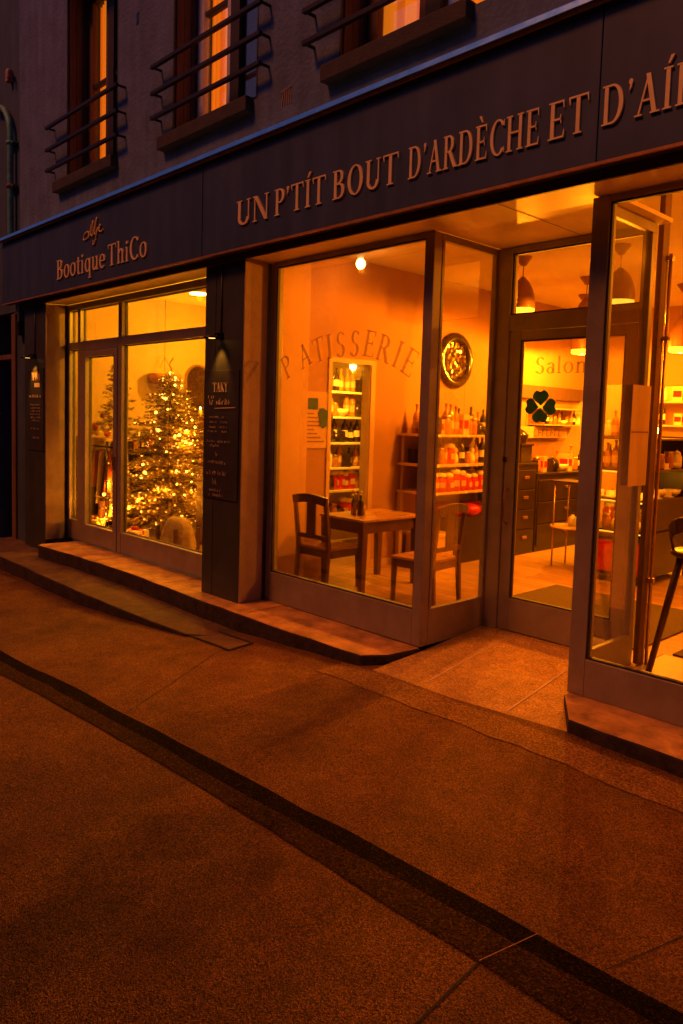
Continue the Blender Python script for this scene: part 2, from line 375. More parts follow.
# channel of darker setts along the kerb line, upper band dark, lower band worn
rj = random.Random(3)
gx = [-40 + i*.25 for i in range(0, 260)]
J = {}
def jit(x, j):
    return J.setdefault((round(x, 3), j), rj.uniform(-.008, .008))
def lerp_tab(x, tx, ty):
    if x <= tx[0]: return ty[0]
    for i in range(len(tx)-1):
        if x <= tx[i+1]: return ty[i]+(ty[i+1]-ty[i])*(x-tx[i])/(tx[i+1]-tx[i])
    return ty[-1]
def dyu(x): return lerp_tab(x, [-7, -4.4, -3.3, -2.6, -1.4, -.8, 0], [-.03, -.05, -.02, .01, .10, .13, .16])
def dyl(x): return lerp_tab(x, [-5.5, -4, -2.84, -2, -1.4, -1, 0], [-.025, -.015, .025, .045, .075, .085, .10])
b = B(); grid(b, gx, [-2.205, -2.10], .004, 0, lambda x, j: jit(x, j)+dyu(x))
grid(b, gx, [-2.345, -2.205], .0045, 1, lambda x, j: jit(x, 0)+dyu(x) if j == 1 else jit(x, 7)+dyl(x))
strip(b, [(-1.39, -2.27), (-1.33, -2.0)], .0035, .009, 2)
gut = b.out('gutter', [M['gutter'], M['gutter_worn'], M['step']], kind='structure')

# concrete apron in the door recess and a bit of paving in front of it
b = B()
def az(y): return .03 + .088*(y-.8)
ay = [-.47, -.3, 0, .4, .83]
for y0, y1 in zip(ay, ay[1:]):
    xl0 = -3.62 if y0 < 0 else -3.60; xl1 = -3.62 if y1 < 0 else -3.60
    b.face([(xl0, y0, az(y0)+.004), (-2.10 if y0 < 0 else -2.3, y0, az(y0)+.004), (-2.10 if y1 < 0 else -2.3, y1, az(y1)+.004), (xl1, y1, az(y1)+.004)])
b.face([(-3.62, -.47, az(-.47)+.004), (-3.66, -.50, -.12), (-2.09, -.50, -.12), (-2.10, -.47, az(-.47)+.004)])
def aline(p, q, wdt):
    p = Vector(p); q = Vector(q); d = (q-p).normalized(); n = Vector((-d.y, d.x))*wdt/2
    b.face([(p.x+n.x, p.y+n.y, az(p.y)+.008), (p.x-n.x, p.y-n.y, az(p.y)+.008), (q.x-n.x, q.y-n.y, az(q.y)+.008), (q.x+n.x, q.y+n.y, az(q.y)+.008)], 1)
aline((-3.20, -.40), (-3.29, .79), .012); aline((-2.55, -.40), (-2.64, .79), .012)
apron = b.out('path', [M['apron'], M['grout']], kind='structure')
# lighter paved band running along the shopfront
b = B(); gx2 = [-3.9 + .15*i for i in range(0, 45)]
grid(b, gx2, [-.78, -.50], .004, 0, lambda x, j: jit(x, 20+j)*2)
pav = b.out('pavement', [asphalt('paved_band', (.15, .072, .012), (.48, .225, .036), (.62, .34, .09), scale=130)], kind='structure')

# stone steps (things)
def step(name, poly, z0, z1, label, bevel=.018, top='step', joints=(), ymin=-.43):
    cx = sum(p[0] for p in poly)/len(poly); cy = sum(p[1] for p in poly)/len(poly)
    b = B(); 
    # subdivide the outline for a worn edge
    out = []
    rr = random.Random(len(label))
    for (x0, y0), (x1, y1) in zip(poly, poly[1:]+poly[:1]):
        n = max(1, int(math.hypot(x1-x0, y1-y0)/.22))
        for k in range(n):
            t = k/n; out.append((x0+(x1-x0)*t, y0+(y1-y0)*t + (rr.uniform(-.009, .009) if k else 0)))
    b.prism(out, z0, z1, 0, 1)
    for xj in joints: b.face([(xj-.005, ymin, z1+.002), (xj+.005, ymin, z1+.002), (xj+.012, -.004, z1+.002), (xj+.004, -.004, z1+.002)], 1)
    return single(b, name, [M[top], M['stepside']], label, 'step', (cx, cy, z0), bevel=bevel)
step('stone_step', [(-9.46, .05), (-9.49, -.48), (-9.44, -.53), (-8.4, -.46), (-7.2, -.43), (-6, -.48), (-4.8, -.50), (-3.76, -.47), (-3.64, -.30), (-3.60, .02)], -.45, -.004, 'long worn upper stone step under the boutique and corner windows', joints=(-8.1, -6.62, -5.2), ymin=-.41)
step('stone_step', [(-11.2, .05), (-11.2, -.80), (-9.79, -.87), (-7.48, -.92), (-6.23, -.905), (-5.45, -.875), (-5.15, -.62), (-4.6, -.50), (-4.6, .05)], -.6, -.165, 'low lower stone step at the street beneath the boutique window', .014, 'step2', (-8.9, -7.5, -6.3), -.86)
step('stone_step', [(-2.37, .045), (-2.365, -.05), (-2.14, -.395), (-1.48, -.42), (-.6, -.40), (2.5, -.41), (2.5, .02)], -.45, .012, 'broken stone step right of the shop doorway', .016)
# utility cover
b = B(); pts = [(-5.45, -.84), (-4.76, -.91), (-4.79, -.66), (-5.50, -.60)]
b.face([(x, y, gz(x, y)+.006) for x, y in pts], 0)
for (x0, y0), (x1, y1) in zip(pts, pts[1:]+pts[:1]):
    b.bar((x0, y0, gz(x0, y0)+.008), (x1, y1, gz(x1, y1)+.008), .016, .010, mi=1)
single(b, 'utility_cover', [M['step2'], M['joint']], 'dark square utility cover set in the pavement beside the lower step', 'cover', (-5.1, -.75, -.17))

# ------------------------------------------------------------------ building above
WT = 8.2
bl = thing('building', 'mauve plastered town building above the dark shop fascia', 'building', (-4, 0, 0))
OFF = (-4, 0, 0)
opens = [(-9.13, -7.85, 4.46), (-6.72, -5.36, 4.40), (-4.35, -2.95, 4.35)]
OT = 6.6
b = B(OFF)
x = -10.6
for (x0, x1, zs) in opens:
    b.box(x, x0, -.30, .2, 3.9, WT); b.box(x0, x1, -.30, .2, 3.9, zs-.02); b.box(x0, x1, -.30, .2, OT, WT); x = x1
b.box(x, 6, -.30, .2, 3.9, WT)
b.out('wall', M['plaster'], bl)
# openings' backing so that nothing behind shows
b = B(OFF)
b.box(-10.6, 6, .62, .70, 3.65, WT)
b.box(-10.6, 6, -.28, .70, 3.62, 3.66)
b.out('inner_wall', M['plaster2'], bl)
# ground floor pillars
b = B(OFF); b.box(-10.47, -9.79, -.294, .08, -.5, 3.07); pl = b.out('pillar', M['pillar'], bl, .004)
b = B(OFF); b.box(-9.79, -9.775, -.290, -.04, -.003, 3.068); b.out('reveal', M['reveal'], pl)
b = B(OFF); b.box(-6.10, -5.505, -.294, .08, -.3, 3.07); pl = b.out('pillar', M['pillar'], bl, .004)
b = B(OFF); b.box(-5.505, -5.49, -.290, -.04, -.003, 3.068); b.out('reveal', M['reveal'], pl)
b = B(OFF); b.box(-5.93, -5.926, -.2965, -.29, 0, 3.06); b.out('joint', M['black'], pl)
b = B(OFF); b.box(-10.62, -10.47, -.20, .08, -.6, 3.10); b.out('corner_post', M['blackwood'], bl, .004)
# soffit over the windows and over the door recess
b = B(OFF)
b.box(-10.47, -3.6, -.30, .03, 3.072, 3.10); b.box(-3.6, -2.26, -.30, .86, 3.072, 3.10); b.box(-2.26, 6, -.30, .03, 3.072, 3.10)
b.out('soffit', M['soffit'], bl)
b = B(OFF); b.box(-10.47, 6, -.325, -.301, 3.055, 3.14); b.out('soffit_beam', M['soffitframe'], bl, .003)
b = B(OFF); b.box(-10.47, 6, .05, .12, 3.11, 3.62); b.out('bulkhead', M['wall'], bl)
b = B(OFF); b.box(-2.885, -2.881, -.28, .8, 3.070, 3.0715); b.out('soffit_joint', M['soffitframe'], bl)
# small marks on the wall
b = B(OFF); b.box(-7.45, -7.40, -.304, -.299, 5.68, 5.80); b.out('vent_slot', M['black'], bl)
b = B(OFF)
for k in range(5): b.bar((-5.02+.03*k, -.304, 4.22), (-5.0+.02*k, -.304, 4.34), .008, .006)
b.bar((-5.03, -.304, 4.33), (-4.9, -.304, 4.35), .01, .006)
b.out('wall_bracket', M['gold'], bl)

def upper_window(x0, x1, zs, sx0, sx1, rx0, rx1, rz, closed_leaf, idx):
    # sill, reveals with folded shutters, frame, pane, curtain, guard rails
    b = B(OFF); b.box(sx0, sx1, -.385, -.05, zs-.125, zs); sl = b.out('window_sill', M['sill'], bl, .008)
    b = B(OFF)
    y = -.03
    b.box(x0, x0+.05, y-.02, y+.05, zs, OT); b.box(x1-.05, x1, y-.02, y+.05, zs, OT); b.box(x0+.05, x1-.05, y-.02, y+.05, OT-.06, OT)
    b.box(x0+.05, x1-.05, y-.02, y+.05, zs, zs+.05)
    xm = (x0+x1)/2
    b.box(xm-.07, xm+.07, y-.035, y+.05, zs+.05, OT-.06)
    b.box(x0+.05, xm-.07, y-.01, y+.04, 5.55, 5.60); b.box(xm+.07, x1-.05, y-.01, y+.04, 5.55, 5.60)
    wf = b.out('window', M['blackwood'], bl, .004)
    b = B(OFF); b.box(x0+.05, x0+.16, y-.028, y+.03, zs+.05, OT-.06); b.box(xm-.13, xm-.072, y-.028, y+.03, zs+.05, OT-.06)
    b.out('casement', M['shutter'] if idx != 1 else M['net'], wf, .004)
    b = B(OFF); b.box(x0+.16, xm-.13, y+.004, y+.010, zs+.05, OT-.06); b.box(xm+.07, x1-.05, y+.004, y+.010, zs+.05, OT-.06)
    b.out('pane', M['glass'], wf)
    # curtain in soft folds
    b = B(OFF); pr = None; n = 60; xe = x1 if not closed_leaf else xm
    for k in range(n+1):
        t = k/n; xx = x0+.02+(xe-.04-x0)*t; yy = y+.14+.022*math.sin(t*38+idx)+.014*math.sin(t*17)
        cur = (b.bm.verts.new((xx, yy, zs)), b.bm.verts.new((xx, yy, OT)))
        if pr:
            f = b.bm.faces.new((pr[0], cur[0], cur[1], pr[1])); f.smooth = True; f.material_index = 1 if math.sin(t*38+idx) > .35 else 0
        pr = cur
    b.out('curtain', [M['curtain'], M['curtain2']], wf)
    if closed_leaf:
        b = B(OFF); b.box(xm+.07, x1-.05, y+.03, y+.05, zs+.05, OT-.06); b.out('inner_shutter', M['blackwood'], wf)
    if idx == 1:
        b = B(OFF); b.box(xm-.19, xm-.131, y+.05, y+.07, zs+.02, OT-.06); b.out('net_curtain', M['net'], wf)
    if idx == 2:
        b = B(OFF); b.box(xm-.16, xm+.17, y+.05, y+.07, zs+.02, OT-.06); b.out('net_curtain', M['net'], wf)
    # shutter folded back into the left reveal
    b = B(OFF)
    for k in range(3):
        b.box(x0+.004, x0+.028-.004*(k % 2), -.275+.082*k, -.275+.078+.082*k, zs+.004, OT)
    b.out('shutter', M['shutter'], bl, .004)
    b = B(OFF); b.box(x0-.001, x0+.016, -.302, -.280, zs, OT); b.out('window_trim', M['blackwood'], bl)
    b = B(OFF); b.box(x1-.016, x1+.001, -.302, -.06, zs, OT); b.out('window_trim', M['blackwood'], bl)
    for z in rz:
        b = B(OFF)
        b.bar((rx0, -.405, z), (rx1, -.405, z), .036, .036)
        for xx in (rx0+.014, rx1-.014): b.bar((xx, -.395, z), (xx, -.298, z), .020, .020)
        b.out('guard_rail', M['rail'], bl, .003)
upper_window(*opens[0], -9.36, -7.84, -9.49, -7.66, (5.12, 4.855, 4.61), True, 0)
upper_window(*opens[1], -6.88, -5.41, -6.95, -5.19, (5.07, 4.82, 4.585), True, 1)
upper_window(*opens[2], -4.47, -3.10, -4.65, -2.80, (5.03, 4.79, 4.555), False, 2)

# metal flashing above the fascia
b = B((-4, -.4, 4))
v_ = [[b.bm.verts.new((xx, yy, zz)) for yy, zz in ((-.484, 3.952), (-.470, 4.000), (-.30, 4.06), (-.30, 3.952))] for xx in (-10.95, 6)]
for i in range(4): b.bm.faces.new((v_[0][i], v_[0][(i+1) % 4], v_[1][(i+1) % 4], v_[1][i]))
b.bm.faces.new(v_[0]); b.bm.faces.new(v_[1])
fl = thing('flashing', 'blue grey metal flashing running along the top of the fascia', 'flashing', (-4, -.4, 4))
b.out('cap', M['trim'], fl, .004)
b = B((-4, -.4, 4)); b.box(-10.95, 6, -.46, -.445, 3.935, 3.953); b.out('edge_strip', M['gold'], fl)

# ------------------------------------------------------------------ serif lettering
T_, t_, SE = .135, .050, .04
def quad(a, b_, c, d): return [a, b_, c, d]
def rect(x0, x1, y0, y1): return [[(x0, y0), (x1, y0), (x1, y1), (x0, y1)]]
def ring(cx, cy, rx, ry, tx, ty, a0, a1, n=20):
    q = []
    for k in range(n):
        p = []
        for a in (a0+(a1-a0)*k/n, a0+(a1-a0)*(k+1)/n):
            c, s_ = math.cos(R(a)), math.sin(R(a)); p.append(((cx+rx*c, cy+ry*s_), (cx+(rx-tx)*c, cy+(ry-ty)*s_)))
        q.append([p[0][0], p[1][0], p[1][1], p[0][1]])
    return q
def diag(x0, y0, x1, y1, w_): return [[(x0-w_/2, y0), (x0+w_/2, y0), (x1+w_/2, y1), (x1-w_/2, y1)]]
def stem(x, w_=T_, y0=0, y1=1, s0=True, s1=True, o=.075):
    r = [rect(x, x+w_, y0, y1)]
    if s0: r.append(rect(x-o, x+w_+o, y0, y0+SE))
    if s1: r.append(rect(x-o, x+w_+o, y1-SE, y1))
    return r
def tick(x, y, up, w_=.05, h=.16): return [[(x-w_, y), (x, y), (x+(.01), y+up*h), (x-.012, y+up*h)]]
def G(ch):
    if ch == 'U': return .80, stem(.11, T_, .28, 1, False) + stem(.63, t_, .28, 1, False) + [ring(.398, .30, .288, .30, .13, .07, 180, 360)]
    if ch == 'N': return .86, stem(.11, t_) + stem(.70, t_, 0, 1, False) + [diag(.17, 1, .70, 0, T_*1.05)]
    if ch == 'P': return .66, stem(.11) + [rect(.2, .33, 1-t_, 1), rect(.2, .33, .46, .46+t_), ring(.33, .73, .29, .27, .14, t_, -90, 90)]
    if ch == 'R': return .80, stem(.11) + [rect(.2, .33, 1-t_, 1), rect(.2, .33, .48, .48+t_), ring(.33, .74, .28, .26, .14, t_, -90, 90), diag(.40, .5, .70, 0, .17), rect(.62, .84, 0, SE)]
    if ch == 'B': return .72, stem(.11) + [rect(.2, .34, 1-t_, 1), rect(.2, .36, .49, .49+t_), rect(.2, .36, 0, t_), ring(.34, .765, .25, .235, .13, t_, -90, 90), ring(.36, .272, .30, .272, .145, t_, -90, 90)]
    if ch in 'OQ': return .86, [ring(.43, .5, .38, .52, .15, t_, 0, 360, 34)]
    if ch == 'T': return .76, stem(.30, T_, 0, 1, True, False) + [rect(.03, .73, 1-t_, 1), tick(.08, 1-t_, -1), tick(.73, 1-t_, -1)]
    if ch in 'IÍ': 
        r = stem(.11)
        if ch == 'Í': r.append([[(.15, 1.08), (.21, 1.08), (.36, 1.27), (.24, 1.27)]])
        return .37, r
    if ch == "'": return .24, [ring(.11, .93, .07, .075, .069, .074, 0, 360, 12), [[(.10, .92), (.18, .94), (.13, .78), (.06, .70)]]]
    if ch == 'D': return .86, stem(.11) + [rect(.2, .38, 1-t_, 1), rect(.2, .38, 0, t_), ring(.38, .5, .40, .5, .15, t_, -90, 90, 26)]
    if ch == 'A': return .84, [diag(.12, 0, .43, 1, t_*1.15), diag(.66, 0, .41, 1, T_*1.1), rect(.23, .58, .33, .33+t_), rect(.0, .25, 0, SE), rect(.52, .84, 0, SE)]
    if ch in 'EÈ':
        r = stem(.11) + [rect(.2, .60, 1-t_, 1), rect(.2, .50, .49, .49+t_), rect(.2, .62, 0, t_), tick(.60, 1-t_, -1), tick(.63, t_, 1), tick(.50, .515, 1, .04, .12), tick(.50, .515, -1, .04, .12)]
        if ch == 'È': r.append([[(.34, 1.08), (.40, 1.08), (.31, 1.27), (.19, 1.27)]])
        return .70, r
    if ch == 'C': return .78, [ring(.44, .5, .39, .52, .15, t_, 42, 318, 30), tick(.74, .80, 1, .05, .18), tick(.75, .20, -1, .05, .16)]
    if ch == 'H': return .90, stem(.11) + stem(.63) + [rect(.2, .68, .49, .49+t_)]
    if ch == 'L': return .66, stem(.11) + [rect(.2, .60, 0, t_), tick(.61, t_, 1)]
    if ch == 'S': return .60, [ring(.30, .755, .22, .26, .12, t_, 35, 262, 22), ring(.30, .255, .25, .27, .135, t_, 82, -150, 22), tick(.50, .82, 1, .04, .16), tick(.10, .18, -1, .04, .14)]
    if ch == 'K': return .80, stem(.11) + [diag(.26, .42, .66, 1, t_*1.2), diag(.40, .55, .68, 0, .16), rect(.58, .84, 0, SE), rect(.55, .78, 1-SE, 1)]
    if ch == 'Y': return .76, stem(.31, T_, 0, .48, True, False) + [diag(.38, .46, .10, 1, .15), diag(.39, .46, .64, 1, t_*1.2), rect(0, .24, 1-SE, 1), rect(.52, .76, 1-SE, 1)]
    if ch == 'M': return 1.0, stem(.11, t_) + stem(.76, T_*.9) + [diag(.15, 1, .47, .05, T_*.9), diag(.48, .05, .80, 1, t_)]
    x = .66
    if ch == 'o': return .60, [ring(.30, x/2, .27, x/2+.015, .115, t_*.9, 0, 360, 26)]
    if ch == 'i': return .33, stem(.11, .115, 0, x, True, False, .06) + [rect(.05, .12, x-.05, x), ring(.165, .86, .07, .075, .069, .074, 0, 360, 12)]
    if ch == 't': return .38, [rect(.13, .245, .1, .86), rect(.03, .36, x-.045, x), ring(.27, .115, .14, .125, .11, .05, 180, 320, 10)]
    if ch == 'q': return .62, [ring(.29, x/2, .25, x/2+.01, .115, t_*.9, 0, 360, 24), rect(.44, .555, -.32, x), rect(.37, .63, -.32, -.28)]
    if ch == 'u': return .64, [rect(.10, .215, .2, x), rect(.03, .12, x-.05, x), rect(.44, .555, 0, x), rect(.36, .46, x-.05, x), rect(.54, .62, 0, .05), ring(.29, .2, .19, .205, .11, .07, 180, 350, 12)]
    if ch == 'e': return .54, [ring(.28, x/2, .25, x/2+.01, .115, t_*.9, 0, 318, 24), rect(.10, .50, x/2, x/2+.045)]
    if ch == 'h': return .66, stem(.10, .115, 0, 1.04, True, False, .06) + [rect(.03, .12, .99, 1.04), rect(.45, .565, 0, .46)] + [rect(.39, .63, 0, SE), ring(.36, .44, .205, .23, .11, .07, 0, 170, 14)]
    if ch == 'a': return .54, [ring(.25, .19, .21, .2, .11, .045, 0, 360, 18), rect(.37, .48, 0, .5), ring(.27, .46, .21, .2, .11, .05, 0, 160, 12)]
    if ch == 'l': return .32, stem(.10, .11, 0, 1.04, True, False, .06)
    if ch == 'n': return .64, stem(.10, .115, 0, x, True, False, .06) + [rect(.45, .565, 0, .46), rect(.39, .63, 0, SE), ring(.36, .44, .205, .22, .11, .07, 0, 170, 14)]
    return .4, []

def put(b, quads_, f, k, depth, mi=0):
    """extrude flat quads: f maps (u, v, d) to a point, d = distance in front of the surface"""
    d = depth + .0004*k
    for q in quads_:
        fr = [b.bm.verts.new(f(u, v, d)) for u, v in q]; bk = [b.bm.verts.new(f(u, v, 0)) for u, v in q]
        b.bm.faces.new(fr).material_index = mi
        for i in range(4):
            b.bm.faces.new((fr[i], bk[i], bk[(i+1) % 4], fr[(i+1) % 4])).material_index = mi

def word(txt, x0, x1, z, h, y, depth, m, parent, off, gap=.04, name='lettering'):
    adv = [G(c)[0]+gap for c in txt]; tot = sum(adv)-gap; sx = (x1-x0)/tot; cx = 0
    for c, a in zip(txt, adv):
        b = B(off); k = 0
        for piece in G(c)[1]:
            put(b, piece, lambda u, v, d: (x0+(cx+u)*sx, y-d, z+v*h), k % 9, depth); k += 1
        cx += a
        b.out('letter' if c != "'" else 'apostrophe', m, parent)

# ------------------------------------------------------------------ fascia signs
YF = -.42
def fascia(x0, x1, off, parent, joints=()):
    e = [x0] + list(joints) + [x1]
    for a, c in zip(e, e[1:]):
        b = B(off); b.box(a+.003, c-.003, YF, -.326, 3.125, 3.95); b.out('panel', M['fascia'], parent, .003)
    b = B(off); b.box(x0, x1, YF-.004, YF+.014, 3.108, 3.1245); b.out('edge_strip', M['gold'], parent)
    b = B(off); b.box(x0, x1, YF+.014, -.326, 3.116, 3.1235); b.out('underside', M['soffitframe'], parent)
o1 = (-8.5, -.4, 3.1)
sg = thing('shop_sign', 'plum fascia sign reading Bootique ThiCo over the boutique window', 'sign', o1)
fascia(-10.93, -5.99, o1, sg)
word('Bootique', -9.12, -7.86, 3.255, .225, YF, .012, M['letter'], sg, o1)
word('ThiCo', -7.80, -6.96, 3.255, .225, YF, .012, M['letter'], sg, o1)
b = B(o1)   # handwritten flourish above the name
def curve(pts, n=8):
    out = []
    P_ = [pts[0]]+pts+[pts[-1]]
    for i in range(1, len(P_)-2):
        for k in range(n):
            t = k/n; a, c, d, e = [Vector(P_[i+j]) for j in (-1, 0, 1, 2)]
            out.append(.5*((2*c)+(d-a)*t+(2*a-5*c+4*d-e)*t*t+(3*c-a-3*d+e)*t**3))
    return out + [Vector(pts[-1])]
for pts in ([(0, 0), (-.12, -.02), (-.10, .08), (.02, .10), (.03, 0), (.12, .22), (.16, .24), (.10, .05), (.14, 0)],
            [(.14, .0), (.24, .26), (.27, .27), (.20, .08), (.22, .02), (.30, .12), (.22, -.10), (.16, -.16), (.17, -.08)],
            [(.27, .03), (.33, .12), (.37, .15), (.34, .06), (.40, .03), (.45, .06)]):
    b.tube([(-8.28+p.x*.82, YF-.01, 3.63+p.y*.62) for p in curve([(a, c, 0) for a, c in pts])], .0085, 6)
b.out('emblem', M['letter'], sg)
o2 = (-3, -.4, 3.1)
sg2 = thing('shop_sign', "long plum fascia sign with copper lettering above the corner window and door", 'sign', o2)
fascia(-5.985, 6, o2, sg2, (-2.14, 1.7))
HL = .205
for txt, a, c in (('UN', -5.45, -4.99), ("P'TÍT", -4.93, -4.31), ('BOUT', -4.245, -3.58), ("D'ARDÈCHE", -3.50, -2.49), ('ET', -2.445, -2.19), ("D'AÍLLEURS", -2.12, -1.02)):
    word(txt, a, c, 3.302, HL, YF, .012, M['letter'], sg2, o2)

# ------------------------------------------------------------------ chalk boards on the pillars with their lamps
def scribble(b, x0, x1, z, h, y, rr, mi=0):
    tgt = b; b = B(b.off); x = x0
    while x < x1:
        w_ = rr.uniform(.012, .03)
        t = rr.random()
        if t < .8:
            b.bar((x, y, z), (x+rr.uniform(-.004, .008), y, z+h*rr.uniform(.5, 1)), .006, .003, (0, 1, 0), mi)
            if t < .5: b.bar((x, y-.001, z+h*rr.choice((0, .45, .7))), (x+w_*.7, y-.001, z+h*rr.choice((0, .45, .7))), .005, .003, (0, 1, 0), mi)
        x += w_
    b.out('writing', [M['chalk'], M['chalkb']], bd)
rr = random.Random(5)
o = (-5.82, -.3, .9)
bd = thing('menu_board', 'tall slate menu board with chalk writing on the middle pillar', 'menu board', o)
b = B(o); b.box(-6.085, -5.535, -.306, -.2945, .92, 2.10); b.out('board', M['board'], bd, .002)
word('TAKY', -5.94, -5.70, 1.905, .085, -.306, .003, M['chalkb'], bd, o)
b = B(o)
scribble(b, -6.01, -5.93, 1.845, .03, -.308, rr, 1); scribble(b, -6.0, -5.68, 1.79, .055, -.308, rr, 1)
b.bar((-5.90, -.308, 1.755), (-5.58, -.308, 1.765), .008, .003, (0, 1, 0), 1)
for z, a, c, h in ((1.665, -5.98, -5.72, .02), (1.62, -5.98, -5.71, .02), (1.575, -5.98, -5.71, .02), (1.535, -6.03, -5.70, .018), (1.44, -6.02, -5.65, .025), (1.40, -6.0, -5.78, .028), (1.31, -5.9, -5.84, .05), (1.245, -6.0, -5.72, .035), (1.14, -6.02, -5.66, .045), (1.05, -5.92, -5.86, .06), (.985, -5.97, -5.80, .03), (.94, -5.97, -5.76, .03)):
    scribble(b, a, c, z, h, -.308, rr)
b.out('underline', [M['chalk'], M['chalkb']], bd)
o = (-10.1, -.3, 1.6)
bd = thing('menu_board', 'narrow opening hours board with pale writing on the far left pillar', 'menu board', o)
b = B(o); b.box(-10.33, -9.82, -.304, -.2945, 1.15, 2.23); b.out('board', M['board'], bd, .002)
b = B(o); rr = random.Random(9)
for k in range(14): 
    xx = -10.19+rr.random()*.28; b.bar((xx, -.306, 2.07+rr.random()*.06), (xx+rr.uniform(-.02, .02), -.306, 2.15+rr.random()*.04), .012, .003, (0, 1, 0))
b.box(-10.11, -9.93, -.307, -.3045, 1.985, 2.04)
b.out('emblem', M['chalkb'], bd)
b = B(o); scribble(b, -10.28, -9.88, 1.85, .045, -.306, rr, 1)
for k in range(6): scribble(b, -10.24+.01*(k % 3), -9.90-.02*(k % 2), 1.745-.042*k, .025, -.306, rr)
scribble(b, -10.24, -9.95, 1.43, .02, -.306, rr); scribble(b, -10.18, -9.95, 1.31, .03, -.306, rr)

def pillar_lamp(x, z, ztop, label, power):
    o = (x, -.30, z)
    t = thing('wall_lamp', label, 'wall lamp', o, group='lamps over the pillar boards')
    b = B(o); b.tube([(x, -.302, ztop), (x, -.302, z+.02)], .007, 8); b.out('conduit', M['pillar'], t)
    b = B(o); b.box(x-.03, x+.03, -.32, -.2945, z-.01, z+.05); b.tube([(x, -.31, z+.03), (x, -.36, z+.04), (x, -.40, z+.015)], .008, 8); b.out('bracket', M['black'], t)
    b = B(o); b.lathe([(.02, .0), (.075, -.012), (.085, -.03), (.08, -.03), (.07, -.015), (.0, -.01)], (x, -.40, z+.02), 16); b.out('lamp_shade', M['black'], t)
    b = B(o); b.lathe([(0, 0), (.03, 0), (.03, -.012), (0, -.012)], (x, -.40, z+.005), 12); b.out('bulb', M['tinylamp'], t)
    l = lamp('lamp_light', (0, -.09, -.02), power, (1, .33, .03), .02, t, 'SPOT', spot_size=R(66), spot_blend=.8)
    l.rotation_euler = Vector((0, -.30, 1)).to_track_quat('Z', 'Y').to_euler()
pillar_lamp(-5.83, 2.39, 3.06, 'small black lamp throwing light down the middle pillar board', 14.0)
pillar_lamp(-10.10, 2.37, 3.06, 'small black lamp shining onto the far left pillar board', 18.0)

# ------------------------------------------------------------------ shopfront glazing
YA, YB = -.045, .045
def frame_boxes(off, parent, boxes, name='frame', m=None):
    b = B(off)
    for x0, x1, z0, z1, *yy in boxes:
        ya, yb = yy if yy else (YA, YB); b.box(x0, x1, ya, yb, z0, z1)
    return b.out(name, m or M['frame'], parent, .005)
def pane(off, parent, x0, x1, z0, z1, y=.0):
    b = B(off); b.box(x0, x1, y-.004, y+.004, z0, z1); b.out('pane', M['glass'], parent)
def bead(off, parent, x0, x1, z0, z1, y=-.02, w_=.012):
    b = B(off)
    b.box(x0, x0+w_, y-.012, y+.012, z0, z1); b.box(x1-w_, x1, y-.012, y+.012, z0, z1)
    b.box(x0+w_, x1-w_, y-.012, y+.012, z1-w_, z1); b.box(x0+w_, x1-w_, y-.012, y+.012, z0, z0+w_)
    b.out('glazing_bead', M['brass'] if False else M['blackwood'], parent)

# boutique window
o = (-8, 0, 0)
w1 = thing('shop_window', 'wide boutique window with transom lights and a fairy lit tree behind', 'shop window', o)
frame_boxes(o, w1, [(-9.775, -9.72, 0, 3.06), (-6.17, -6.10, 0, 3.06), (-9.72, -6.17, 2.985, 3.06), (-9.72, -9.40, 0, .26, -.03, .03), (-9.475, -9.40, .26, 2.985),
                    (-8.30, -6.17, 0, .255, -.04, .04), (-8.385, -8.30, 0, 2.985), (-9.72, -9.475, 2.48, 2.57), (-9.40, -8.385, 2.455, 2.575), (-8.30, -6.17, 2.48, 2.58)])
frame_boxes(o, w1, [(-9.393, -9.235, .02, 2.448, -.055, .03), (-8.485, -8.392, .02, 2.448, -.055, .03), (-9.235, -8.485, .02, .245, -.055, .03), (-9.235, -8.485, 2.375, 2.448, -.055, .03)], 'door_leaf')
for a in ((-9.72, -9.475, .26, 2.48), (-9.72, -9.475, 2.57, 2.985), (-9.40, -8.385, 2.575, 2.985), (-8.30, -6.17, 2.58, 2.985), (-8.30, -6.17, .255, 2.48), (-9.235, -8.485, .245, 2.375)):
    pane(o, w1, *a); bead(o, w1, *a, y=.02)
b = B(o); b.box(-9.40, -6.12, -.066, -.046, .004, .018); b.out('sill_strip', M['trim'], w1)
b = B(o); b.box(-8.44, -8.42, -.085, -.056, 1.0, 1.16); b.out('handle', M['brass'], w1, .003)

w1.location.y += .043
# corner window (pâtisserie) with its return into the doorway
o = (-4.5, 0, 0)
w2 = thing('shop_window', 'corner shop window lettered PATISSERIE with a table and chairs inside', 'shop window', o)
frame_boxes(o, w2, [(-5.49, -5.42, 0, 3.068), (-5.42, -3.685, 0, .27), (-5.42, -3.685, 3.03, 3.068), (-3.685, -3.60, 0, 3.068)])
pane(o, w2, -5.42, -3.685, .27, 3.03); bead(o, w2, -5.42, -3.685, .27, 3.03)
b = B(o); b.box(-3.64, -3.598, .045, .80, 0, .28); b.box(-3.64, -3.598, .045, .80, 3.015, 3.068); b.box(-3.64, -3.598, .72, .80, .28, 3.015); b.box(-3.64, -3.595, .0455, .075, .28, 3.015)
b.out('return_frame', M['frame'], w2, .004)
b = B(o); b.box(-3.624, -3.616, .075, .72, .28, 3.015); b.out('pane', M['glass'], w2)
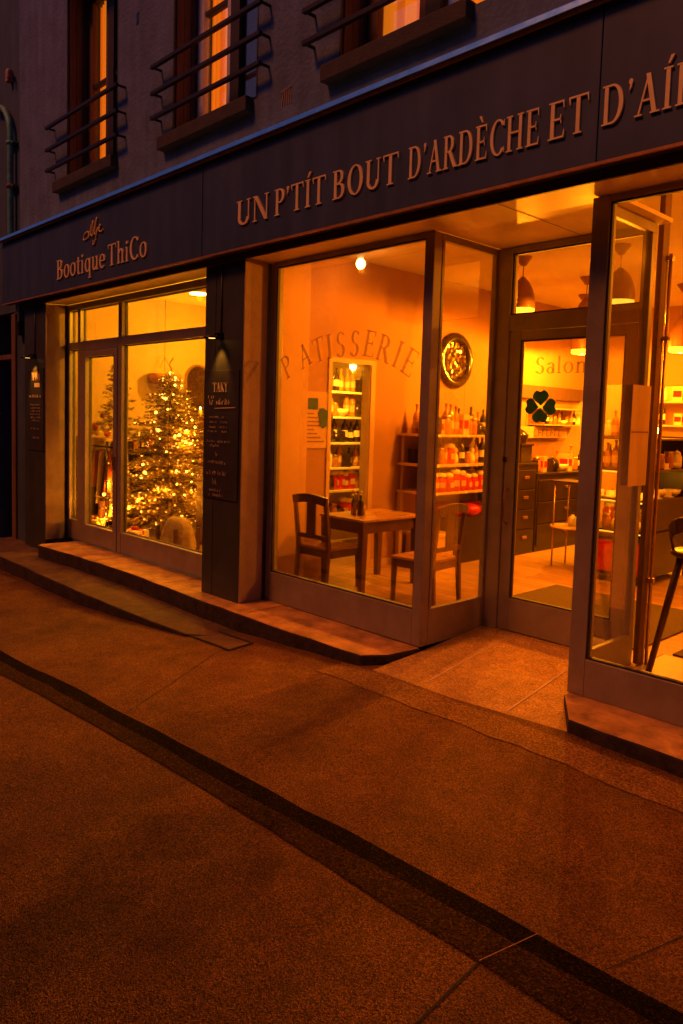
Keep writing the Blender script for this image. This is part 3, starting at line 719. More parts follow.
# arched lettering on the glass
cxp, czp, rad = -4.55, 1.02, 1.24
LET = [('P', -5.29, 2.145), ('A', -5.05, 2.235), ('T', -4.87, 2.275), ('I', -4.735, 2.295), ('S', -4.60, 2.305), ('S', -4.43, 2.305), ('E', -4.26, 2.295), ('R', -4.10, 2.25), ('I', -3.955, 2.20), ('E', -3.83, 2.135)]
k = 0
for ch, lx, lz in LET:
    b = B(o)
    ang = math.atan2(-(lx+4.52)*.62, 1.0)*1.25; hh = .205; ad = G(ch)[0]; ca, sa = math.cos(ang), math.sin(ang); sx = .20 if ch != 'I' else .22
    for piece in G(ch)[1]:
        put(b, piece, lambda u, v, d: (lx+((u-ad/2)*sx)*ca-((v-.5)*hh)*sa, -.0045-d, lz+((u-ad/2)*sx)*sa+((v-.5)*hh)*ca), k % 9, .0006); k += 1
    b.out('letter', M['gletter'], w2)

w2.location.y += .043
# entrance door, set back
o = (-2.95, .8, 0); YD = .8
dr = thing('shop_door', 'glazed entrance door with a green clover in the recess', 'door', o)
frame_boxes(o, dr, [(-3.598, -3.47, 0, 3.068, YD-.04, YD+.05), (-2.42, -2.375, 0, 3.068, YD-.04, YD+.05), (-3.47, -2.42, 3.02, 3.068, YD-.04, YD+.05), (-3.47, -2.42, 2.42, 2.545, YD-.04, YD+.05), (-3.47, -2.42, -.06, .035, YD-.02, YD+.05)])
lf = frame_boxes(o, dr, [(-3.465, -3.365, .045, 2.415, YD-.03, YD+.03), (-2.51, -2.425, .045, 2.415, YD-.03, YD+.03), (-3.365, -2.51, .045, .31, YD-.03, YD+.03), (-3.365, -2.51, 2.345, 2.415, YD-.03, YD+.03)], 'door_leaf')
pane(o, dr, -3.365, -2.51, .31, 2.345, YD); bead(o, dr, -3.365, -2.51, .31, 2.345, YD-.015)
pane(o, dr, -3.47, -2.42, 2.545, 3.02, YD); bead(o, dr, -3.47, -2.42, 2.545, 3.02, YD-.015)
b = B(o); b.box(-3.47, -2.42, YD-.062, YD-.045, .008, .032); b.out('threshold', M['brass'], dr)
b = B(o); b.tube([(-3.42, YD-.03, .90), (-3.42, YD-.075, .92), (-3.42, YD-.075, 1.16), (-3.42, YD-.03, 1.18)], .010, 8); b.out('handle', M['shade'], dr)
b = B(o); b.tube([(-3.46, YD-.045, 1.39), (-3.46, YD-.045, 1.43)], .012, 8); b.out('hinge', M['blackwood'], dr)
# clover: four rounded leaves
b = B(o)
def leaf(cx, cz, wx, hz, ang, wedge):
    pts = []
    for k_ in range(36):
        a = 2*math.pi*(k_+.5)/36; u = math.cos(a)*wx; v = math.sin(a)*hz
        if v < 0: u *= 1-.95*(-v/hz)*wedge
        else: v *= 1-.34*math.exp(-(u/(.34*wx))**2)
        pts.append((cx+u*math.cos(ang)-v*math.sin(ang), cz+u*math.sin(ang)+v*math.cos(ang)))
    n = len(pts); fr = [b.bm.verts.new((x_, YD-.0075, z_)) for x_, z_ in pts]; bk = [b.bm.verts.new((x_, YD-.0042, z_)) for x_, z_ in pts]
    b.bm.faces.new(fr)
    for i in range(n): b.bm.faces.new((fr[i], bk[i], bk[(i+1) % n], fr[(i+1) % n]))
leaf(-3.180, 1.905, .070, .062, R(4), .7); leaf(-3.258, 1.835, .062, .062, R(84), .75); leaf(-3.098, 1.832, .064, .062, R(-86), .75); leaf(-3.180, 1.762, .068, .062, R(180), .8)
b.out('clover_sticker', M['green'], dr)
kk = 0; cx = 0
for ch in 'Salon':
    b = B(o); a, pieces = G(ch)
    for pc in pieces: put(b, pc, lambda u, v, d: (-3.245+(cx+u)*.150, YD-.0045-d, 2.085+v*.125), kk % 9, .0006); kk += 1
    cx += a+.05; b.out('letter', M['sletter'], dr)

dr.location.y += .03
# right-hand shop window and its return beside the door
o = (-1, 0, 0)
w3 = thing('shop_window', 'right hand shop window beside the door with a bar stool behind', 'shop window', o)
frame_boxes(o, w3, [(-2.375, -2.262, .012, 3.068), (-2.262, 2.5, .012, .25), (-2.262, 2.5, 3.03, 3.068), (-.3, -.2, .25, 3.03), (2.4, 2.5, .25, 3.03)])
pane(o, w3, -2.262, -.3, .25, 3.03); bead(o, w3, -2.262, -.3, .25, 3.03)
pane(o, w3, -.2, 2.4, .25, 3.03)
b = B(o); b.box(-2.372, -2.335, .046, .76, .0, .25); b.box(-2.372, -2.335, .046, .76, 3.0, 3.066); b.box(-2.372, -2.335, .70, .755, .25, 3.0); b.out('return_frame', M['frame'], w3, .004)
b = B(o); b.box(-2.358, -2.350, .046, .70, .25, 3.0); b.out('pane', M['glass'], w3)
w3.location.y += .043
# tall post with copper pipes at the end of the return
b = B(o); b.box(-2.374, -2.335, .86, .96, 0, 3.36); b.out('post', M['rust'], w3, .004)
o = (-2.27, 1.04, 0)
t = thing('pipe_stand', 'pair of tall copper pipes standing inside beside the door return', 'pipe stand', o)
for dx in (0, .055):
    b = B(o); b.tube([(-2.345+dx*.6, .985, 0), (-2.345+dx*.6, .985, 2.95-dx)], .012, 10); b.out('pipe', M['brass'], t)
b = B(o)
for z in (.6, 2.3, 2.85):
    b = B(o); b.box(-2.36, -2.29, .965, 1.0, z, z+.03); b.out('bracket', M['brass'], t)
b = B((-2.37, .85, 1.3)); 
b.box(-2.332, -2.328, .57, .84, 1.30, 1.98); b.box(-2.3278, -2.3265, .58, .83, 1.66, 1.67, 1)
single(b, 'notice_panel', [M['palewood'], M['ink']], 'tall blank pale wooden panel hanging inside the door return glass', 'notice', (-2.33, .7, 1.34))

# ------------------------------------------------------------------ interiors: floor, walls, ceilings
b = B(); b.face([(-6.0, .046, 0), (-3.60, .046, 0), (-3.60, 6.6, 0), (-6.0, 6.6, 0)]); b.face([(-3.60, .85, 0), (-2.372, .85, 0), (-2.372, 6.6, 0), (-3.60, 6.6, 0)])
b.face([(-2.372, .046, 0), (3, .046, 0), (3, 6.6, 0), (-2.372, 6.6, 0)]); b.face([(-6.0, 6.6, -.002), (3, 6.6, -.002), (3, 9, -.002), (-6, 9, -.002)])
b.out('floor', M['floor'], kind='structure')
b = B(); b.face([(-10.5, .046, 0), (-6.12, .046, 0), (-6.12, 5, 0), (-10.5, 5, 0)]); b.face([(-6.12, 1.1, -.001), (-6.0, 1.1, -.001), (-6.0, 2.0, -.001), (-6.12, 2.0, -.001)])
b.out('floor', M['floor1'], kind='structure')
b = B(); b.face([(-2.33, .06, .004), (-.9, .06, .004), (-.9, 1.32, .004), (-2.33, 1.32, .004)])
for k_ in range(3): b.box(-2.33+.55*k_-.004, -2.33+.55*k_+.004, .06, 1.32, .004, .0055, 1)
b.box(-2.33, -.9, .68, .688, .004, .0058, 1)
b.out('floor', [M['tile'], M['ink']], kind='structure')
b = B(); b.box(-6.0, 3, .12, 9, 3.42, 3.5); b.out('ceiling', M['ceil'], kind='structure')
b = B(); b.box(-10.5, -6.12, .12, 5, 3.42, 3.5); b.out('ceiling', M['ceil'], kind='structure')
# partition with the doorway into the boutique
b = B(); PX0, PX1 = -6.12, -6.0; DY0, DY1, DZ = 1.24, 1.84, 2.30
b.box(PX0, PX1, .09, DY0, 0, 3.42); b.box(PX0, PX1, DY1, 9, 0, 3.42); b.box(PX0, PX1, DY0, DY1, DZ, 3.42)
b.out('wall', M['wall2'], kind='structure')
b = B(); b.box(-5.998, -5.95, .09, .87, 0, 3.419); b.out('wall', M['wall'], kind='structure')
b = B(); b.box(-5.999, -5.985, DY1+.0, DY1+.07, 0, DZ+.05); b.box(-5.999, -5.985, DY0-.05, DY0, 0, DZ+.05); b.box(-5.999, -5.985, DY0, DY1, DZ, DZ+.05)
b.box(-6.12, -5.999, DY1-.012, DY1, 0, DZ)
single(b, 'door_casing', M['palewood'], 'pale wooden casing round the open doorway to the boutique', 'door casing', (-6.0, 1.5, 0))
b = B(); b.box(-5.96, -5.0, 6.6, 6.72, 2.33, 3.42); b.box(-5.0, 3, 6.6, 6.72, 2.30, 3.42); b.out('wall', M['wall2'], kind='structure')
b = B(); b.box(-6.0, 3, 9.0, 9.1, 0, 3.42); b.box(3, 3.1, .05, 9, 0, 3.42); b.out('wall', M['wall'], kind='structure')
b = B(); b.box(-10.6, -10.5, .09, 5, 0, 3.42); b.box(-10.5, -6.12, 5, 5.1, 0, 3.42); b.out('wall', M['wallb'], kind='structure')
b = B(); b.box(-5.995, -5.98, DY1+.07, 4.0, 0, .08); single(b, 'skirting_board', M['palewood'], 'pale skirting board along the ochre wall behind the table', 'skirting board', (-5.99, 3, 0))
b = B(); b.box(-4.12, -2.5, 1.25, 2.82, .001, .014); single(b, 'door_mat', M['mat'], 'large brown coir mat on the boards inside the entrance door', 'door mat', (-3.3, 2.0, 0), bevel=.004)

b = B(); b.box(-2.28, -1.0, 1.36, 2.35, .001, .014); single(b, 'door_mat', M['mat'], 'brown runner mat on the boards behind the right window', 'door mat', (-1.7, 1.85, 0), bevel=.004)
# ------------------------------------------------------------------ furniture: table and two chairs
o = (-5.385, 1.29, 0)
tb = thing('table', 'small square wooden cafe table in the corner window', 'table', o)
tx0, tx1, ty0, ty1 = -5.70, -5.07, .85, 1.73
b = B(o); b.box(tx0, tx1, ty0, ty1, .695, .722); b.out('tabletop', M['woodtop'], tb, .006)
b = B(o); i_ = .035
b.box(tx0+i_, tx1-i_, ty0+i_, ty0+i_+.022, .58, .694); b.box(tx0+i_, tx1-i_, ty1-i_-.022, ty1-i_, .58, .694)
b.box(tx0+i_, tx0+i_+.022, ty0+i_+.022, ty1-i_-.022, .58, .694); b.box(tx1-i_-.022, tx1-i_, ty0+i_+.022, ty1-i_-.022, .58, .694)
b.out('apron', M['wood'], tb, .003)
for lx in (tx0+.05, tx1-.05):
    for ly in (ty0+.05, ty1-.05):
        b = B(o); b.bar((lx, ly, .693), (lx, ly, 0), .078, .078, (0, 1, 0), w2=.055, h2=.055); b.out('leg', M['wood'], tb, .004)

def chair(label, loc, rz):
    t = thing('chair', label, 'chair', loc, rz, 'wooden chairs at the cafe table')
    # local: faces +y, back at y = -.22
    b = B(); b.prism([(-.23, -.21), (.23, -.21), (.245, .24), (-.245, .24)], .405, .432); b.out('seat', M['woodtop'], t, .008)
    b = B(); b.box(-.215, .215, .205, .225, .33, .404); b.box(-.205, .205, -.20, -.18, .33, .404); b.box(-.222, -.202, -.18, .205, .33, .404); b.box(.202, .222, -.18, .205, .33, .404)
    b.out('seat_rail', M['wood'], t, .003)
    for sx in (-1, 1):
        b = B(); b.bar((sx*.215, .21, .404), (sx*.22, .215, 0), .045, .045, (0, 1, 0), w2=.032, h2=.032); b.out('leg', M['wood'], t, .004)
        b = B(); b.bar((sx*.205, -.215, .44), (sx*.205, -.245, 0), .042, .045, (0, 1, 0), w2=.034, h2=.034)
        b.bar((sx*.205, -.215, .43), (sx*.21, -.275, .90), .042, .038, (0, 1, 0), w2=.038, h2=.03); b.out('leg', M['wood'], t, .004)
    b = B()
    pts = [(-.23+.46*k_/12, -.278-.018*math.sin(math.pi*k_/12), .885+.030*math.sin(math.pi*k_/12)) for k_ in range(13)]
    for p, q in zip(pts, pts[1:]): b.bar(p, q, .032, .085)
    b.out('top_rail', M['wood'], t, .006)
    b = B(); b.prism([(-.062, -.262), (.062, -.262), (.062, -.246), (-.062, -.246)], .54, .87); b.bar((-.2, -.236, .53), (.2, -.236, .53), .022, .045); b.out('splat', M['wood'], t, .004)
    return t
chair('wooden chair with its back to the window, left of the cafe table', (-5.545, .84, 0), R(4))
chair('wooden chair drawn up to the right side of the cafe table', (-4.535, 1.17, 0), R(94))

# condiments on the table
def bottle(loc, h, r, m, label, cat='bottle', group=None, cap=None, name='bottle'):
    t = thing(name, label, cat, loc, 0, group)
    b = B(); b.lathe([(0, 0), (r, 0), (r, h*.58), (r*.85, h*.68), (r*.38, h*.78), (r*.36, h*.93), (0, h*.93)], n=14); b.out('body', m, t)
    b = B(); b.lathe([(0, h*.9), (r*.45, h*.9), (r*.45, h), (0, h)], n=12); b.out('cap', cap or M['dark'], t)
    return t
tz = .722
bottle((-5.50, 1.14, tz), .20, .028, M['dark'], 'dark glass bottle on the cafe table, left of the other condiments', group='table condiments')
bottle((-5.37, 1.11, tz), .21, .032, M['dark'], 'taller dark brown sauce bottle on the cafe table', group='table condiments')
b = B((-5.44, 1.17, tz)); b.lathe([(0, 0), (.035, 0), (.04, .05), (.034, .10), (.03, .10), (.03, .02), (0, .02)], (-5.44, 1.20, tz), 14)
single(b, 'glass_tumbler', M['amber'], 'small amber tumbler between the bottles on the cafe table', 'tumbler', (-5.44, 1.2, tz))
t = thing('flower_vase', 'little vase with yellow flowers on the cafe table', 'vase', (-5.43, 1.08, tz), group='table condiments')
b = B(); b.lathe([(0, 0), (.02, 0), (.026, .05), (.014, .10), (.014, .12)], n=12); b.out('vase', M['amber'], t)
b = B(); rr = random.Random(2)
for k_ in range(7):
    e = (rr.uniform(-.05, .05), rr.uniform(-.05, .05), .20+rr.random()*.07); b.tube([(0, 0, .1), e], .002, 5); b.ico(e, .014, 1, mi=1)
b.out('flowers', [M['needle'], M['cream']], t)

# ------------------------------------------------------------------ lamps
LK = 4.2
def bell_pendant(loc, drop, h, r, label, power, lcol=(1, .25, .004)):
    t = thing('pendant_lamp', label, 'pendant lamp', loc, 0, 'bell shaped pendant lamps')
    b = B(); b.lathe([(0, 0), (.085, 0), (.085, -.012), (.055, -.05), (.028, -.09), (.0, -.09)], n=18); b.out('canopy', M['shade'], t)
    b = B(); b.tube([(0, 0, -.08), (0, 0, -drop)], .006, 6); b.out('cord', M['shade'], t)
    b = B(); z0 = -drop
    pr = [(.022, 0), (.035, -.02*h/.36), (.07, -.06*h/.36), (.105, -.13*h/.36), (.128, -.22*h/.36), (.136, -.30*h/.36), (.134, -h)]
    b.lathe([(0, z0+.0)]+[(a*r/.136, z0+z) for a, z in pr], n=26); 
    sh = b.out('lamp_shade', M['shade'], t)
    b = B(); b.lathe([(a*r/.136-.004, z0+z-.003) for a, z in pr[1:]], n=26); b.out('shade_lining', M['shadein'], sh)
    b = B(); b.lathe([(0, .02), (r*.97, .01), (r*.97, -.045), (r*.85, -.06), (0, -.064)], (0, 0, z0-h), 24); b.out('diffuser', M['lampglow'], t)
    lamp('lamp_light', (0, 0, z0-h-.074), power*LK, lcol, .012, t)
    return t
CZ = 3.42
PW = 54
bell_pendant((-4.53, 2.55, CZ), .205, .325, .135, 'bronze bell pendant lamp seen left in the light above the door', PW*.85)
bell_pendant((-3.52, 2.66, CZ), .215, .31, .145, 'bronze bell pendant lamp seen through the door return, nearest the door post', PW*1.7)
bell_pendant((-4.55, 3.91, CZ), .24, .38, .145, 'bronze bell pendant lamp half hidden by the right post of the door light', PW)
bell_pendant((-5.18, 5.0, CZ), .32, .40, .145, 'bronze bell pendant lamp low behind the top rail of the door', PW*1.7, (1, .34, .006))
bell_pendant((-3.88, 5.0, CZ), .36, .39, .145, 'bronze bell pendant lamp at the right edge behind the right window', PW)

def bare_bulb(loc, label, power, r=.05, drop=.12, col=(1, .25, .004)):
    t = thing('ceiling_lamp', label, 'ceiling lamp', loc, 0, 'bare bulbs on the ceilings')
    b = B(); b.lathe([(0, 0), (.10, 0), (.10, -.02), (.04, -.045), (.03, -drop+r), (0, -drop+r)], n=18); b.out('base', M['white'], t)
    b = B(); b.ico((0, 0, -drop), r, 2, (1, 1, 1.15)); b.out('bulb', M['bulb'], t)
    lamp('lamp_light', (0, 0, -drop-r*1.3), power*LK, col, .03, t)
    return t
bare_bulb((-5.89, 1.47, CZ) if False else (-5.62, 1.25, CZ), 'round bare bulb on the ceiling above the lettered window', 2.2, .05, .14)
bare_bulb((-1.6, 3.6, CZ), 'unseen bare ceiling bulb added deep in the right part of the shop', 28)  # unseen bulb, added to brighten the ceiling and room
bare_bulb((-2.9, 7.8, CZ), 'bare ceiling bulb of the bright back room', 230, col=(1, .36, .008))
bare_bulb((-5.2, 7.7, CZ), 'bare ceiling bulb at the far left of the back room', 190, col=(1, .36, .008))
bare_bulb((-.6, 1.5, CZ), 'unseen bare ceiling bulb added behind the right hand window', 30)  # another out-of-view bulb added as fill for the room
# boutique lamps
b1 = bare_bulb((-9.35, 2.10, CZ), 'pointed bare bulb hanging over the fairy lit tree', 66, .06, .62, (1, .40, .006))
t = thing('ceiling_spotlight', 'round flush spotlight on the boutique ceiling beside the middle pillar', 'spotlight', (-8.15, .95, CZ))
b = B(); b.tube([(0, 0, 0), (0, 0, -.16)], .012, 8); b.lathe([(.03, -.16), (.11, -.19), (.13, -.235), (.12, -.235), (.0, -.20)], n=20); b.out('fitting', M['brass'], t)
b = B(); b.lathe([(0, -.22), (.115, -.228), (.115, -.245), (0, -.262)], n=20); b.out('lens', M['bulb'], t)
lamp('lamp_light', (0, 0, -.29), 52*LK, (1, .40, .006), .04, t)
bare_bulb((-6.75, 2.29, CZ), 'bare bulb lighting the shelves behind the open doorway', 60, .045, 1.08, (1, .40, .012))

# ------------------------------------------------------------------ wall pieces in the corner room
t = thing('round_mirror', 'round dark framed mirror on the ochre wall above the jar shelves', 'mirror', (-5.99, 3.33, 2.46))
b = B(); b.lathe([(.24, 0), (.24, .03), (.27, .05), (.32, .045), (.35, .02), (.35, 0)], n=44, axis='x'); b.out('frame', M['dark'], t)
b = B(); rm = random.Random(17)
for iy in range(-8, 9):
    for iz in range(-8, 9):
        y_, z_ = iy*.029, iz*.029
        if y_*y_+z_*z_ > .236**2: continue
        a_, c_ = rm.uniform(-.0045, .0045), rm.uniform(-.0045, .0045)
        b.face([(.016+sy*a_+sz*c_, y_+sy*.0143, z_+sz*.0143) for sy, sz in ((-1, -1), (1, -1), (1, 1), (-1, 1))])
b.out('glass', M['mirror'], t)
b = B(); b.lathe([(0, .004), (.242, .004)], n=44, axis='x'); b.out('backing', M['dark'], t)
b = B((-5.99, 1.05, 1.35))
b.box(-5.999, -5.993, .89, 1.21, 1.36, 1.97); b.box(-5.993, -5.9915, .91, 1.05, 1.78, 1.90, 1)
for k_ in range(8): b.box(-5.9925, -5.9915, .90, 1.00+.05*(k_ % 4), 1.73-.042*k_, 1.745-.042*k_, 2)
b.box(-5.9928, -5.9912, .89, 1.21, 1.36, 1.375, 2)
single(b, 'poster', [M['paper'], M['blueink'], M['ink']], 'buff wall poster with faded lines of print beside the doorway', 'poster', (-5.99, 1.05, 1.35))
b = B((-5.985, 1.16, 1.66)); pts = []
for k_ in range(14):
    a = 2*math.pi*k_/14; rr_ = .10+.022*math.sin(3*a+1)+.012*math.sin(7*a); pts.append((1.15+rr_*math.cos(a), 1.70+rr_*math.sin(a)))
fr = [b.bm.verts.new((-5.986, y_, z_)) for y_, z_ in pts]; bk = [b.bm.verts.new((-5.9905, y_, z_)) for y_, z_ in pts]
b.bm.faces.new(fr)
for i in range(14): b.bm.faces.new((fr[i], bk[i], bk[(i+1) % 14], fr[(i+1) % 14]))
single(b, 'leaf_sticker', M['blueink'], 'small dark blue green rosette stuck on the poster', 'sticker', (-5.985, 1.16, 1.66))

# ------------------------------------------------------------------ shelves and their goods
ORD = ['first', 'second', 'third', 'fourth', 'fifth', 'sixth', 'seventh', 'eighth', 'ninth', 'tenth', 'eleventh', 'twelfth', 'thirteenth', 'fourteenth']
PROTO = {}
def goods_proto(kind):
    if kind in PROTO: return PROTO[kind]
    b = B(); me = None
    if kind == 'red_jar':
        b.lathe([(0, 0), (.055, 0), (.062, .03), (.062, .13), (.045, .16), (.045, .17)], n=14)
        b.lathe([(.052, .165), (.056, .17), (.056, .20), (.02, .215), (0, .215)], n=14, mi=1)
        b.box(-.03, .03, -.066, -.061, .05, .11, 2); b.box(.061, .066, -.03, .03, .05, .11, 2); ms = [M['red'], M['cream'], M['paper']]
    elif kind == 'jar':
        b.lathe([(0, 0), (.045, 0), (.05, .02), (.05, .11), (.038, .135), (.038, .145)], n=12)
        b.lathe([(.043, .14), (.045, .145), (.045, .165), (0, .167)], n=12, mi=1); ms = [M['amber'], M['brass']]
    elif kind == 'pale_jar':
        b.lathe([(0, 0), (.05, 0), (.058, .03), (.058, .13), (.04, .16), (.035, .165)], n=12)
        b.lathe([(.04, .16), (.045, .165), (.03, .19), (.01, .20), (0, .215)], n=12, mi=1); ms = [M['white'], M['cream']]
    elif kind == 'bottle':
        b.lathe([(0, 0), (.036, 0), (.038, .02), (.038, .16), (.03, .19), (.013, .215), (.013, .27), (0, .27)], n=12)
        b.lathe([(.039, .06), (.039, .13)], n=12, mi=1); ms = [M['dark'], M['cream']]
    elif kind == 'amber_bottle':
        b.lathe([(0, 0), (.034, 0), (.036, .02), (.036, .15), (.028, .18), (.012, .20), (.012, .25), (.017, .252), (.017, .265), (0, .266)], n=12)
        b.lathe([(.037, .05), (.037, .12)], n=12, mi=1); ms = [M['amber'], M['paper']]
    elif kind == 'box':
        b.box(-.06, .06, -.045, .045, 0, .17); b.box(-.05, .05, -.0465, -.045, .05, .12, 1); b.box(.06, .0615, -.035, .035, .05, .12, 1); ms = [M['paper'], M['red']]
    elif kind == 'dark_box':
        b.box(-.065, .065, -.05, .05, 0, .13); b.box(-.066, .066, -.051, .051, .13, .145); ms = [M['dark']]
    elif kind == 'bowl':
        b.lathe([(0, 0), (.035, 0), (.075, .035), (.09, .075), (.084, .075), (.068, .035), (0, .015)], n=16); ms = [M['white']]
    elif kind == 'pot':
        b.lathe([(0, 0), (.07, 0), (.085, .05), (.08, .12), (.07, .125), (.04, .145), (.012, .15), (.012, .17), (0, .172)], n=16); b.tube([(.08, 0, .10), (.12, 0, .09), (.115, 0, .05), (.08, 0, .035)], .009, 6); ms = [M['dark']]
    elif kind == 'figurine':
        b.lathe([(0, 0), (.04, 0), (.045, .05), (.03, .10), (.02, .115), (.03, .13), (.034, .155), (.02, .18), (0, .185)], n=12); b.ico((0, -.035, .075), .02, 1); ms = [M['cream']]
    elif kind == 'cake':
        b.lathe([(0, 0), (.10, 0), (.10, .008), (.07, .01), (.07, .07), (0, .075)], n=18); b.ico((0, 0, .082), .016, 1, mi=1); ms = [M['cream'], M['red']]
    bmesh.ops.recalc_face_normals(b.bm, faces=b.bm.faces)
    me = bpy.data.meshes.new(kind); b.bm.to_mesh(me); b.bm.free()
    for m_ in ms: me.materials.append(m_)
    PROTO[kind] = me
    return me
WORDS = {'red_jar': ('preserve_jar', 'cloth topped red jar', 'jar'), 'jar': ('jar', 'amber glass jar', 'jar'), 'pale_jar': ('canister', 'pale pointed canister', 'canister'),
         'bottle': ('bottle', 'dark labelled bottle', 'bottle'), 'amber_bottle': ('bottle', 'amber bottle', 'bottle'), 'box': ('carton', 'buff red carton', 'carton'),
         'dark_box': ('lidded_box', 'dark lidded box', 'box'), 'bowl': ('bowl', 'white bowl', 'bowl'), 'pot': ('pot', 'dark lidded pot', 'pot'), 'figurine': ('figurine', 'cream figurine', 'figurine'), 'cake': ('cake', 'cream cherry cake', 'cake')}
def goods(kinds, p0, p1, where, group, rs, jitter=.015, s=(.85, 1.15)):
    """stand a row of goods on a shelf from p0 to p1"""
    rr = random.Random(rs); n = len(kinds)
    for i, k_ in enumerate(kinds):
        me = goods_proto(k_); nm, wd, ct = WORDS[k_]
        t = (i+.5)/n; p = Vector(p0).lerp(Vector(p1), t)
        o = link(bpy.data.objects.new(nm, me)); o.location = (p.x+rr.uniform(-jitter, jitter), p.y+rr.uniform(-jitter, jitter), p.z+.0005)
        sc = rr.uniform(*s); o.scale = (sc, sc, sc*rr.uniform(.95, 1.1)); o.rotation_euler.z = rr.uniform(-.5, .5)
        tag(o, '%s, %s from left on %s' % (wd, ORD[i], where), ct, group)

# jar shelves along the ochre wall (X -6 .. -5.5), goods run along Y
def shelf_unit(name, label, cat, x0, x1, y0, y1, boards, m, sides=True, back=True, thick=.028, legs=None, backside='x0'):
    o = ((x0+x1)/2, (y0+y1)/2, 0); t = thing(name, label, cat, o)
    for z in boards:
        b = B(o); b.box(x0, x1, y0, y1, z-thick, z); b.out('shelf', m, t, .003)
    zt = max(boards)
    if sides == 'y':
        for y in (y0-.022, y1):
            b = B(o); b.box(x0, x1, y, y+.022, 0, zt+.02); b.out('side_panel', m, t, .003)
    if sides == 'x':
        for x_ in (x0-.022, x1):
            b = B(o); b.box(x_, x_+.022, y0, y1, 0, zt+.02); b.out('side_panel', m, t, .003)
    if back:
        b = B(o)
        if backside == 'x0': b.box(x0+.001, x0+.012, y0+.001, y1-.001, 0.02, zt+.2)
        else: b.box(x0+.001, x1-.001, y1-.012, y1-.001, .02, zt+.2)
        b.out('back_panel', m, t)
    return t
t0 = t = shelf_unit('display_table', 'wooden display table stacked with red jars under the round mirror', 'display table', -5.97, -5.45, 2.30, 3.85, [.88, 1.20, 1.545], M['palewood'], sides=False, back=False)
for (lx, ly) in ((-5.94, 2.34), (-5.49, 2.34), (-5.94, 3.81), (-5.49, 3.81)):
    b = B(t.location); b.bar((lx, ly, .85), (lx, ly, 0), .055, .055, (0, 1, 0)); b.out('leg', M['palewood'], t, .003)
for (lx, ly) in ((-5.94, 2.36), (-5.94, 3.79), (-5.94, 3.05)):
    b = B(t.location); b.box(lx-.012, lx+.012, ly-.012, ly+.012, .88, 1.52); b.out('upright', M['palewood'], t)
G1 = 'goods on the display table by the wall'
goods(['red_jar']*11, (-5.52, 2.36, .88), (-5.52, 3.80, .88), 'the front row of the red jar table', G1, 1)
goods(['amber_bottle', 'bottle', 'box', 'bottle', 'amber_bottle', 'pot', 'bottle', 'box', 'bottle', 'amber_bottle'], (-5.84, 2.4, 1.545), (-5.84, 3.75, 1.545), 'the top shelf back row by the mirror', G1, 52, s=(1.05, 1.35))
goods(['red_jar']*11, (-5.68, 2.36, .88), (-5.68, 3.80, .88), 'the back row of the red jar table', G1, 2)
goods(['bottle', 'dark_box', 'jar', 'amber_bottle', 'red_jar', 'figurine', 'bottle', 'jar', 'figurine', 'amber_bottle', 'bottle', 'pot', 'jar', 'bottle'], (-5.60, 2.36, 1.20), (-5.60, 3.78, 1.20), 'the middle shelf above the red jars', G1, 3)
goods(['red_jar', 'dark_box', 'box', 'jar', 'amber_bottle', 'amber_bottle', 'box', 'jar', 'jar', 'pot', 'bottle', 'dark_box', 'bottle'], (-5.64, 2.36, 1.545), (-5.64, 3.78, 1.545), 'the top shelf below the round mirror', G1, 4, s=(1.0, 1.35))
goods(['dark_box', 'bottle', 'box', 'bottle', 'pot', 'amber_bottle', 'bottle', 'dark_box', 'jar', 'bottle'], (-5.84, 2.4, 1.20), (-5.84, 3.75, 1.20), 'the middle shelf back row by the wall', G1, 51, s=(1.0, 1.25))
b = B((-5.75, 2.6, .25)); b.box(-5.93, -5.52, 2.45, 2.85, .003, .34); b.box(-5.94, -5.51, 2.44, 2.86, .34, .38)
single(b, 'storage_crate', M['palewood'], 'pale wooden crate under the red jar table', 'crate', (-5.72, 2.65, 0), bevel=.004)
t = thing('cushion', 'bright red cushion heaped under the red jar table', 'cushion', (-5.7, 3.3, .003))
b = B()
for k_ in range(6): b.ico((rr.uniform(-.12, .12), -.3+.12*k_, .62+rr.uniform(-.03, .03)), .13, 2, (1.2, 1, .7))
b.box(-.2, .2, -.45, .45, 0, .55, 1)
b.out('cover', [M['red'], M['darkwood']], t)
# small candle stand and doll shapes at the shelf end
t = thing('coffee_grinder', 'dark antique coffee grinder on the cabinet beyond the jar shelves', 'coffee grinder', (-5.62, 4.28, 1.19))
b = B(); b.box(-.13, .13, -.13, .13, 0, .22); b.box(-.15, .15, -.15, .15, .22, .25); b.lathe([(.10, .25), (.13, .36), (.06, .42), (.02, .44), (.02, .52), (0, .52)], n=16); b.out('body', M['dark'], t, .006)
b = B(); b.tube([(0, 0, .5), (.0, -.14, .56), (0, -.24, .56)], .012, 8); b.ico((0, -.24, .59), .03, 1); b.out('crank', M['dark'], t)
b = B((-5.6, 3.98, 1.19)); b.lathe([(0, 0), (.07, 0), (.02, .04), (.015, .5), (.04, .52), (.012, .54), (.012, .72), (0, .74)], (-5.6, 3.98, 1.19), 12)
single(b, 'candlestick', M['dark'], 'tall dark candlestick beside the coffee grinder', 'candlestick', (-5.6, 3.98, 1.19))

for z_ in (.88, 1.20, 1.545):
    for k_ in range(8):
        b = B(t0.location); y_ = 2.42+.18*k_; b.box(-5.449, -5.446, y_-.022, y_+.022, z_-.027, z_-.001); b.out('price_tag', M['paper'] if k_ % 3 else M['white'], t0)
